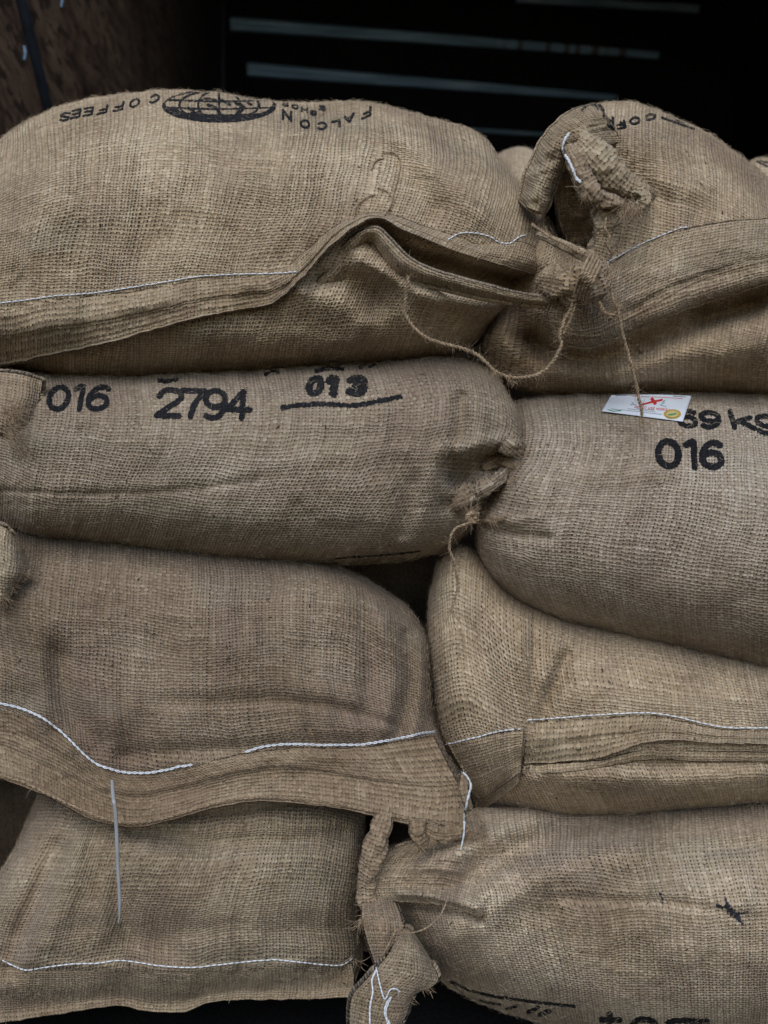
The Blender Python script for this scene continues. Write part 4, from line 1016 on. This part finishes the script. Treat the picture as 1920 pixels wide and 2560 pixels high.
loft(T2, S2, 'sack_ear', M['hem'], [
    [(1300, 500, -34), (1312, 440, -26), (1330, 396, -20), (1356, 346, -14), (1386, 308, -10), (1420, 280, -12), (1455, 266, -20), (1490, 258, -34)],
    [(1318, 516, 2), (1332, 455, 8), (1350, 405, 12), (1376, 356, 16), (1404, 326, 20), (1434, 302, 18), (1466, 288, 10), (1505, 280, -6)],
    [(1338, 526, 8), (1354, 470, 16), (1372, 418, 20), (1394, 374, 24), (1416, 344, 28), (1446, 322, 24), (1480, 308, 16), (1522, 300, -4)],
    [(1354, 530, 0), (1372, 482, 6), (1388, 432, 12), (1406, 390, 16), (1424, 358, 26), (1456, 344, 26), (1494, 334, 16), (1540, 328, -10)],
    [(1364, 528, -26), (1384, 484, -20), (1398, 436, -12), (1414, 396, -4), (1430, 366, 14), (1464, 364, 20), (1506, 360, 10), (1552, 360, -16)]], thick=0.006, seed=22, rough=3.0, wav=1.5)
roll(T2, S2, 'sack_ear', M['hem'], [(1428, 345, 16), (1458, 362, 22), (1494, 398, 24), (1534, 438, 22), (1572, 468, 20), (1608, 482, 18), (1634, 496, 10)], [20, 34, 42, 42, 34, 25, 14], flat=0.75, seed=23, lump=0.22, twist=0.12, us=0.8)
roll(T2, S2, 'sack_ear', M['hem2'], [(1418, 362, 28), (1436, 402, 36), (1456, 446, 38), (1486, 486, 36), (1530, 506, 34), (1560, 515, 30)], [10, 20, 26, 26, 20, 12], flat=0.8, seed=24, lump=0.3, twist=0.2, us=0.8)
roll(T2, S2, 'sack_ear', M['hem'], [(1584, 478, 30), (1608, 486, 36), (1610, 512, 36), (1588, 524, 34), (1570, 508, 34)], [12, 15, 16, 14, 8], seed=25, lump=0.4, us=0.8)
loft(T2, S2, 'inner_fold', M['hem'], [
    [(1392, 432, -34), (1392, 500, -44), (1398, 560, -56), (1420, 610, -75)],
    [(1430, 405, -18), (1440, 480, -34), (1448, 550, -50), (1456, 620, -72)],
    [(1478, 420, -12), (1488, 490, -26), (1494, 560, -44), (1492, 640, -66)]], thick=0.005, seed=29, rough=3.0)
roll(T2, S2, 'twisted_neck', M['hem'], [(1502, 490, 22), (1516, 540, 18), (1514, 590, 10), (1500, 640, 6), (1482, 690, 6)], [26, 28, 28, 30, 24], flat=0.5, seed=26, lump=0.3, twist=0.4)
stitches(T2, S2, [[(1424, 332), (1412, 350), (1406, 370), (1410, 386), (1420, 400), (1432, 425), (1440, 446), (1452, 456)]], M['white'], w=3.6, length=13, chain=True, name='loose_thread')
INK2 = [(7, [(1462, 268), (1474, 258), (1488, 258), (1498, 266), (1508, 280), (1510, 290)]), (5, [(1455, 274), (1470, 262), (1486, 263), (1495, 272)]), (6, [(1500, 262), (1510, 276)]),
        (8, [(1520, 312), (1535, 322)]), (7, [(1522, 298), (1530, 308)]), (7, [(1532, 294), (1532, 322)]), (6, [(1544, 322), (1562, 318)]), (6, [(1552, 306), (1563, 318)]), (5, [(1543, 313), (1560, 306)])] \
    + glyph('F', 1566, 318, -20, 4, -4, -18, 6) + glyph('O', 1602, 306, -26, 6, -4, -14, 7) + glyph('C', 1642, 296, -28, 5, -2, -12, 7) + [(6, [(1655, 294), (1680, 303), (1710, 314), (1735, 322)]), (5, [(1690, 300), (1712, 307)])]
ink(T2, S2, INK2, M['ink'], seed=22, rag=0.7, cell=1.4)
loft(T2, S2, 'hem', M['hem2'], [
    [(1418, 690, 14), (1512, 664, 4), (1600, 614, 0), (1690, 577, 0), (1800, 556, 0), (1920, 546, 0), (2080, 540, 0)],
    [(1388, 735, 62), (1500, 722, 34), (1590, 690, 8), (1678, 655, 8), (1805, 620, 8), (1920, 600, 8), (2080, 590, 8)],
    [(1370, 772, 78), (1500, 780, 44), (1590, 752, 14), (1678, 706, 14), (1805, 660, 13), (1920, 636, 12), (2080, 625, 12)],
    [(1368, 795, 76), (1500, 796, 42), (1590, 768, 10), (1678, 722, 10), (1805, 674, 10), (1920, 650, 9), (2080, 640, 9)],
    [(1382, 838, 70), (1470, 856, 52), (1573, 818, 20), (1658, 782, 20), (1713, 762, 20), (1805, 733, 20), (1920, 698, 20), (2080, 672, 20)],
    [(1396, 854, 56), (1475, 868, 40), (1575, 828, 14), (1660, 792, 14), (1715, 772, 14), (1807, 743, 14), (1922, 708, 14), (2080, 684, 14)]],
    rel=S2, thick=0.007, seed=27, lim=0.03)
stitches(T2, S2, [[(1512, 660), (1540, 644), (1600, 612), (1650, 590), (1700, 571), (1724, 568)]], M['white'], w=1.8, length=14)
stitches(T2, S2, [[(1400, 826), (1430, 834), (1470, 840), (1500, 836)]], M['twine'], w=1.8, length=16, chain=True, name='hem_cord')
stitches(T2, S2, [[(1560, 800), (1620, 770), (1680, 735), (1750, 700), (1850, 668), (1930, 648)]], M['twine'], w=1.3, length=14, name='hem_cord')
tuft(T2, M['twine'], [(1570, 505, 44, -0.1, 1, 46, 70, 10), (1590, 520, 44, 0.2, 1, 40, 50, 14), (1465, 480, 46, -0.3, 1, 24, 34, 10), (1540, 600, 26, 0, 1, 20, 40, 10), (1620, 500, 40, 1, 0.4, 24, 22, 10), (1448, 468, 46, -1, 0.1, 2, 40, 2)], seed=27)
tw = spline([(1515, 545, 44), (1512, 570, 44), (1524, 590, 44), (1518, 612, 42), (1530, 632, 36), (1538, 618, 34)], 60)
V, F = twine_mesh(ray(tw[:, 0], tw[:, 1], -tw[:, 2] * 0.001), 0.0012, hairs=40, seed=28); make_obj('tie_twine', V, F, M['twine'], T2)
flecks(T2, S2, 14, (1540, 300, 1900, 640), 26)
fibres(T2, S2, M['fib'], 4200, seed=2)

# ---- top left: the sack with the globe print and gaping hem
T1, S1 = sack('top left sack with a round globe print and a gaping wavy hem', 560, 935, 0.17)
sack_body(T1, S1, M['a'],
    [(-290, 470), (-120, 420), (-30, 372), (30, 326), (90, 290), (160, 262), (250, 241), (350, 230), (430, 224), (520, 228), (600, 240), (680, 252), (760, 256), (830, 254), (900, 252), (960, 262), (1040, 282), (1120, 305), (1180, 322), (1220, 352), (1250, 395), (1290, 445), (1335, 500), (1385, 565)],
    [(1385, 565), (1400, 620), (1375, 700), (1310, 740), (1250, 790), (1195, 862)],
    [(-290, 900), (-100, 912), (70, 930), (200, 944), (300, 948), (500, 938), (760, 922), (960, 907), (1100, 893), (1195, 862)],
    [(-290, 470), (-310, 700), (-290, 900)],
    0.17, 0.20, 0.12, seed=11, n=2.75,
    feats=[([(870, 270), (940, 340), (1020, 440), (1080, 520)], -9, 46), ([(990, 290), (1090, 400), (1200, 520)], 8, 60), ([(720, 300), (740, 620)], 6, 80), ([(560, 330), (600, 640)], -4, 60), ([(1150, 350), (1260, 480)], -5, 40),
           ([(950, 585), (1030, 640), (1120, 665), (1250, 695), (1380, 722)], -34, 24), ([(905, 650), (950, 672), (1050, 732), (1180, 765), (1290, 778)], 15, 26), ([(800, 700), (870, 700), (940, 760)], -10, 30), ([(760, 730), (830, 760), (900, 800)], 8, 50), ([(1050, 760), (1000, 860)], 8, 60), ([(1130, 780), (1200, 780)], -6, 30),
           ([(-60, 830), (200, 815), (420, 770)], 6, 50), ([(500, 860), (900, 860)], 6, 50), ([(830, 250), (800, 300), (790, 340)], -8, 40), ([(910, 250), (900, 300)], 6, 30), ([(150, 380), (130, 600)], 4, 60), ([(350, 330), (380, 620)], -4, 50)])
# hem: upper layer, then the lip that gapes open in front of it
loft(T1, S1, 'hem', M['hem'], [
    [(-290, 790, 0), (0, 766, 0), (130, 748, 0), (280, 735, 0), (400, 716, 0), (500, 700, 0), (600, 693, 0), (700, 672, 0), (760, 630, 1), (820, 580, 2), (870, 548, 3), (930, 532, 4), (990, 540, 4), (1060, 566, 3), (1130, 588, 2), (1200, 610, 0), (1300, 604, 2), (1380, 640, 4), (1450, 680, 6)],
    [(-290, 860, 6), (0, 835, 7), (100, 816, 7), (200, 800, 8), (300, 782, 8), (400, 760, 8), (500, 742, 8), (600, 728, 9), (690, 715, 10), (755, 668, 12), (812, 608, 16), (862, 565, 20), (920, 538, 24), (980, 548, 24), (1055, 578, 20), (1140, 608, 18), (1220, 632, 18), (1310, 645, 20), (1380, 672, 24), (1442, 700, 26)],
    [(-290, 880, 3), (0, 855, 4), (100, 836, 4), (200, 820, 4), (300, 802, 4), (400, 778, 5), (500, 758, 5), (600, 742, 6), (690, 730, 8), (752, 682, 10), (808, 620, 14), (856, 576, 20), (914, 544, 26), (967, 546, 27), (1030, 572, 24), (1105, 600, 22), (1190, 628, 22), (1280, 660, 24), (1350, 680, 26), (1436, 708, 28)],
    [(-290, 935, 12), (0, 912, 14), (100, 892, 14), (200, 872, 14), (300, 848, 14), (400, 818, 13), (500, 793, 12), (600, 773, 12), (675, 760, 14), (745, 704, 16), (803, 637, 20), (849, 596, 26), (907, 553, 32), (953, 545, 34), (1005, 573, 32), (1063, 596, 30), (1150, 631, 30), (1237, 657, 30), (1323, 683, 30), (1430, 715, 30)]],
    rel=S1, thick=0.006, seed=12, lim=0.06)
loft(T1, S1, 'hem_lip', M['hem2'], [
    [(640, 776, 8), (716, 756, 14), (791, 704, 18), (840, 652, 24), (862, 611, 32), (901, 577, 42), (941, 568, 46), (972, 594, 50), (1017, 640, 54), (1063, 667, 54), (1121, 687, 52), (1208, 710, 50), (1294, 732, 48), (1370, 742, 44), (1440, 738, 40)],
    [(640, 782, 6), (716, 766, 12), (795, 720, 16), (850, 672, 22), (874, 628, 30), (906, 594, 40), (938, 586, 44), (962, 610, 48), (1005, 658, 52), (1055, 685, 52), (1115, 703, 50), (1204, 726, 48), (1292, 746, 46), (1370, 756, 42), (1440, 752, 38)],
    [(640, 786, 0), (716, 778, 4), (800, 740, 6), (862, 696, 8), (886, 650, 12), (908, 616, 20), (932, 610, 24), (948, 634, 26), (990, 684, 30), (1045, 704, 32), (1110, 720, 34), (1200, 742, 34), (1290, 756, 34), (1370, 764, 32), (1440, 760, 28)]],
    thick=0.007, seed=13)
stitches(T1, S1, [[(-60, 768), (0, 758), (70, 750), (130, 741), (200, 736), (280, 727), (340, 717), (400, 708), (450, 699), (500, 691), (550, 688), (600, 686), (690, 684), (742, 680)],
                  [(1120, 600), (1145, 586), (1170, 582), (1200, 585), (1225, 592), (1245, 605), (1265, 609), (1280, 606), (1300, 592), (1318, 588)]], M['white'], w=2.0, length=15)
def globe():
    cx, cy, rx, ry = 548, 263, 138, 38
    st = [(11, [(cx + rx * math.cos(t), cy + ry * math.sin(t)) for t in np.linspace(0, math.pi, 30)]), (4, [(cx + rx * math.cos(t), cy + ry * math.sin(t)) for t in np.linspace(math.pi, 2 * math.pi, 30)])]
    for k_ in (-0.72, -0.38, 0.0, 0.38, 0.72):
        st.append((6, [(cx + rx * k_ * math.cos(t), cy + ry * math.sin(t)) for t in np.linspace(-math.pi / 2, math.pi / 2, 12)]))
    for yy in (-0.35, 0.15, 0.55):
        w_ = rx * math.sqrt(1 - yy * yy); st.append((5, [(cx - w_, cy + yy * ry), (cx, cy + yy * ry + 4), (cx + w_, cy + yy * ry)]))
    # land masses
    for w_, p in [(13, [(440, 280), (462, 288), (480, 292)]), (17, [(470, 290), (500, 292), (530, 294)]), (12, [(430, 272), (445, 280)]), (10, [(480, 284), (500, 282)]), (8, [(520, 262), (540, 270), (548, 282)]), (15, [(530, 292), (560, 294), (600, 295), (630, 290)]),
                  (8, [(590, 258), (610, 268), (600, 280)]), (7, [(640, 288), (665, 282), (680, 270)]), (6, [(500, 250), (520, 246), (540, 250)]), (7, [(555, 250), (575, 262)]), (6, [(610, 250), (628, 262)]), (7, [(470, 270), (484, 276)])]:
        st.append((w_, p))
    return st
INK1 = globe()
# COFFEES, read from above, running left from the globe
for x, y, ch in [(398, 253, 'C'), (348, 264, 'O'), (308, 273, 'F'), (268, 280, 'F'), (232, 285, 'E'), (201, 291, 'E'), (174, 298, 'S')]:
    INK1 += glyph(ch, x, y, -27, 5.5, 4, -18, 6)
for x, y, ch, sl_, h_ in [(730, 303, 'N', 0.22, 22), (775, 320, 'O', 0.10, 17), (818, 322, 'C', -0.05, 15), (852, 316, 'L', -0.25, 15), (886, 300, 'A', -0.45, 17), (929, 286, 'F', -0.45, 19)]:
    INK1 += glyph(ch, x, y, -25, -25 * sl_, 0, -h_ - 1, 6.5)
for x, y, ch in [(792, 289, 'S'), (770, 281, 'H'), (814, 276, 'E'), (746, 273, 'O'), (722, 266, 'S')]:
    INK1 += glyph(ch, x, y, -17, -3, 0, -10, 5)
ink(T1, S1, INK1, M['ink'], seed=11, rag=0.7, cell=1.4)
# curled loose yarns lying on the front
S1.build()
for pth in ([(956, 382), (985, 382), (1000, 400), (996, 440), (985, 480), (978, 510), (962, 538)], [(928, 425), (940, 402), (960, 396)], [(884, 548), (892, 515), (915, 495), (938, 485)], [(944, 470), (968, 478), (976, 490)]):
    V, F = twine_mesh(on_surface(S1, pth, 0.002), 0.0008, hairs=14, seed=int(pth[0][0])); make_obj('loose_yarn', V, F, M['twine'], T1)
# tied corner over the neighbour
roll(T1, S1, 'tied_corner', M['a'], [(1350, 700, 34), (1395, 706, 48), (1432, 712, 56), (1466, 706, 58), (1494, 690, 52), (1510, 668, 40)], [24, 36, 46, 48, 38, 18], seed=15, lump=0.24, twist=0.4)
roll(T1, S1, 'tied_corner', M['hem'], [(1340, 585, 10), (1380, 600, 26), (1420, 618, 36), (1460, 640, 44), (1490, 665, 46)], [7, 10, 12, 13, 12], seed=16, lump=0.25, twist=0.8)
loops = []
for k_ in range(5):
    cx, cy = 1452 + 7 * k_, 690 + 5 * k_
    loops += [(cx + 24, cy - 52, 56), (cx + 4, cy - 10, 104), (cx - 16, cy + 44, 70)][::(1 if k_ % 2 else -1)]
tw = spline(loops, 260); V, F = twine_mesh(ray(tw[:, 0], tw[:, 1], -tw[:, 2] * 0.001), 0.0017, hairs=160, seed=31); make_obj('tie_twine', V, F, M['twine'], T1)
for pts, r_, sd_ in (
    ([(1480, 742, 60), (1500, 762, 58), (1512, 782, 56), (1530, 788, 54), (1540, 772, 54), (1552, 764, 54), (1545, 776, 56), (1522, 796, 54)], 0.0022, 32),
    ([(1500, 640, 50), (1518, 665, 56), (1524, 700, 58), (1532, 745, 58), (1545, 775, 58), (1556, 830, 54), (1566, 870, 50), (1580, 920, 46), (1592, 970, 42), (1602, 1018, 38), (1606, 1040, 36)], 0.0016, 33),
    ([(1438, 735, 60), (1428, 770, 62), (1412, 800, 62), (1400, 840, 62), (1404, 862, 62), (1390, 892, 62), (1368, 920, 62), (1340, 938, 62), (1300, 944, 62), (1270, 942, 62), (1235, 926, 62), (1215, 905, 62), (1190, 885, 60), (1160, 872, 58), (1120, 862, 56), (1080, 850, 52), (1050, 832, 50), (1025, 808, 48), (1012, 780, 48), (1014, 745, 50), (1018, 715, 54), (1020, 690, 54)], 0.0017, 34),
    ([(1445, 740, 60), (1438, 765, 62), (1424, 800, 62), (1408, 835, 62)], 0.0012, 35),
    ([(1330, 560, 20), (1372, 590, 40), (1410, 610, 46), (1450, 632, 50), (1490, 655, 52), (1515, 685, 50)], 0.0015, 36)):
    tw = spline(pts, 40 * len(pts)); tw[:, 0] += 1.5 * vnoise(np.arange(len(tw)) / 17.0, 0 * tw[:, 0], sd_)
    V, F = twine_mesh(ray(tw[:, 0], tw[:, 1], -tw[:, 2] * 0.001), r_, hairs=int(30 * len(pts)), seed=sd_); make_obj('tie_twine', V, F, M['twine'], T1)
tuft(T1, M['twine'], [(1235, 930, 62, 0.3, 1, 40, 22, 12), (1275, 945, 62, 0.3, 1, 40, 20, 10), (1430, 690, 62, -1, -0.3, 60, 34, 18), (1460, 680, 60, 0.6, -1, 60, 26, 18), (1400, 700, 58, -1, 0, 40, 40, 10), (1470, 740, 60, 0.3, 1, 30, 28, 12), (1602, 1045, 36, 0.3, 1, 20, 36, 3), (905, 550, 30, 0, -1, 10, 26, 20)], seed=36)
flecks(T1, S1, 26, (20, 300, 1200, 740), 13)
fibres(T1, S1, M['fib'], 5200, seed=1)

# ---------------------------------------------------------------- paper label lying on the grey sack
def label():
    TL = thing('paper_label', 'small white paper label with a red cross lying above the 69 kg print', 'label', tuple(float(v) for v in ray(np.float64(1615), np.float64(1050), 0.0)))
    q = [(1528, 988), (1729, 989), (1707, 1054), (1504, 1028)]      # corners: TL, TR, BR, BL
    def at(a, b):
        t = np.array(q[0]) * (1 - a) + np.array(q[1]) * a; m_ = np.array(q[3]) * (1 - a) + np.array(q[2]) * a
        return t * (1 - b) + m_ * b + np.array([0, -2.5 * math.sin(math.pi * a) * (1 - b)])
    ys = {}
    def depth(p):
        loc, *_ = S4.hit(p[0], p[1]); return loc.y if loc is not None else np.nan
    A = np.linspace(0, 1, 31); B = np.linspace(0, 1, 15)
    Y = np.array([[depth(at(a, b)) for a in A] for b in B])
    ok = ~np.isnan(Y); Y[~ok] = np.nanmax(Y); Yr = Y.copy()
    for _ in range(30):
        p = np.pad(Y, 1, mode='edge'); Y = (p[:-2, 1:-1] + p[2:, 1:-1] + p[1:-1, :-2] + p[1:-1, 2:]) / 4
    Y = Y - max(0.0, float((Y - Yr).max()))
    # stiff paper: fit a gentle surface in front of the sack, with its crease
    def yy(a, b):
        i = b * 14; j = a * 30; i0, j0 = min(int(i), 13), min(int(j), 29); fi, fj = i - i0, j - j0
        v = Y[i0, j0] * (1 - fi) * (1 - fj) + Y[i0 + 1, j0] * fi * (1 - fj) + Y[i0, j0 + 1] * (1 - fi) * fj + Y[i0 + 1, j0 + 1] * fi * fj
        return v - 0.0016 - 0.0014 * math.exp(-((b - 0.55 + 0.0 * a) / 0.05) ** 2)
    def P(a, b, up=0.0): p = at(a, b); return ray(np.float64(p[0]), np.float64(p[1]), yy(a, b) - up)
    V = [P(a, b) for b in B for a in A] + [P(a, b, -0.0004) for b in B for a in A]
    n0 = 31 * 15
    ring = [j for j in range(31)] + [31 * i + 30 for i in range(1, 15)] + [31 * 14 + j for j in range(29, -1, -1)] + [31 * i for i in range(13, 0, -1)]
    F = [tuple(f) for f in grid_faces(15, 31)] + [tuple(f[::-1]) for f in grid_faces(15, 31, off=n0)]
    F += [(ring[i], ring[(i + 1) % len(ring)], ring[(i + 1) % len(ring)] + n0, ring[i] + n0) for i in range(len(ring))]
    make_obj('paper', np.array(V), F, plain('label_paper', (0.62, 0.68, 0.76), 0.45, 0.4, var=0.04, scale=30), TL)
    def strokes(sts, mat, name, up):
        parts = []
        for w, pts in sts:
            for (a0, b0), (a1, b1) in zip(pts[:-1], pts[1:]):
                n = 6; dx, dy = (a1 - a0) * 200, (b1 - b0) * 58; L = math.hypot(dx, dy) + 1e-9; nx, ny = -dy / L * w / 2, dx / L * w / 2
                e = 0.0
                rows = []
                for s in (-1, 1):
                    rows.append([P(min(max(a0 + (a1 - a0) * t + s * nx / 200, 0.002), 0.998), min(max(b0 + (b1 - b0) * t + s * ny / 58, 0.002), 0.998), up) for t in np.linspace(-0.04, 1.04, n)])
                parts.append((np.array(rows).reshape(-1, 3), grid_faces(2, n)))
        V, F, _ = merge(parts); make_obj(name, V, F, mat, TL)
    red = plain('label_red', (0.50, 0.03, 0.03), 0.5, var=0.05); dk = plain('label_dark', (0.05, 0.06, 0.08), 0.6, var=0.05)
    gr = plain('label_green', (0.04, 0.22, 0.10), 0.5, var=0.05); gd = plain('label_gold', (0.42, 0.29, 0.05), 0.4, 0.5, var=0.15, scale=300)
    strokes([(5.5, [(0.42, 0.50), (0.54, 0.34), (0.66, 0.22)]), (7, [(0.52, 0.17), (0.60, 0.42)])], red, 'red_cross', 0.0004)
    txt = []
    x = 0.36
    for ch in 'DO NOT USE HOOKS!':
        if ch == ' ': x += 0.014; continue
        for st in GL[ch]: txt.append((1.2, [(x + a * 0.023, 0.555 + b * 0.085 + (x - 0.3) * 0.04) for a, b in st]))
        x += 0.0285
    strokes(txt, red, 'red_lettering', 0.0004)
    strokes([(1.0, [(0.30, 0.10), (0.88, 0.13)])], red, 'red_line', 0.0004)
    strokes([(1.4, [(0.06, 0.03), (0.20, 0.04)]), (1.0, [(0.22, 0.04), (0.36, 0.04)]), (1.0, [(0.78, 0.05), (0.93, 0.06)]), (0.8, [(0.30, 0.72), (0.62, 0.74)]), (0.8, [(0.22, 0.80), (0.70, 0.82)]), (0.8, [(0.40, 0.66), (0.60, 0.68)]),
             (0.9, [(0.30, 0.38), (0.33, 0.46), (0.30, 0.52), (0.38, 0.50)]), (0.9, [(0.68, 0.25), (0.70, 0.36), (0.66, 0.44), (0.74, 0.50)])], dk, 'small_print', 0.0004)
    strokes([(1.6, [(0.67, 0.36), (0.70, 0.22)])], gr, 'green_line', 0.0004)
    strokes([(2.2, [(0.06, 0.86), (0.14, 0.92), (0.22, 0.84)]), (1.6, [(0.10, 0.80), (0.22, 0.84)])], gr, 'green_mark', 0.0004)
    def disc(cx, cy, ra, rb, mat, name, up, n=28):
        V = [P(cx, cy, up)] + [P(min(cx + ra * math.cos(t), 0.998), min(cy + rb * math.sin(t), 0.998), up) for t in np.linspace(0, 2 * math.pi, n, endpoint=False)]
        make_obj(name, np.array(V), [(0, 1 + i, 1 + (i + 1) % n) for i in range(n)], mat, TL)
    disc(0.845, 0.76, 0.105, 0.19, gd, 'gold_seal', 0.0005)
    disc(0.845, 0.76, 0.072, 0.13, plain('seal_pale', (0.50, 0.42, 0.20), 0.4, var=0.05), 'seal_centre', 0.0009)
    strokes([(3.2, [(0.80, 0.80), (0.85, 0.77), (0.89, 0.72)])], gr, 'seal_leaf', 0.0014)
label()
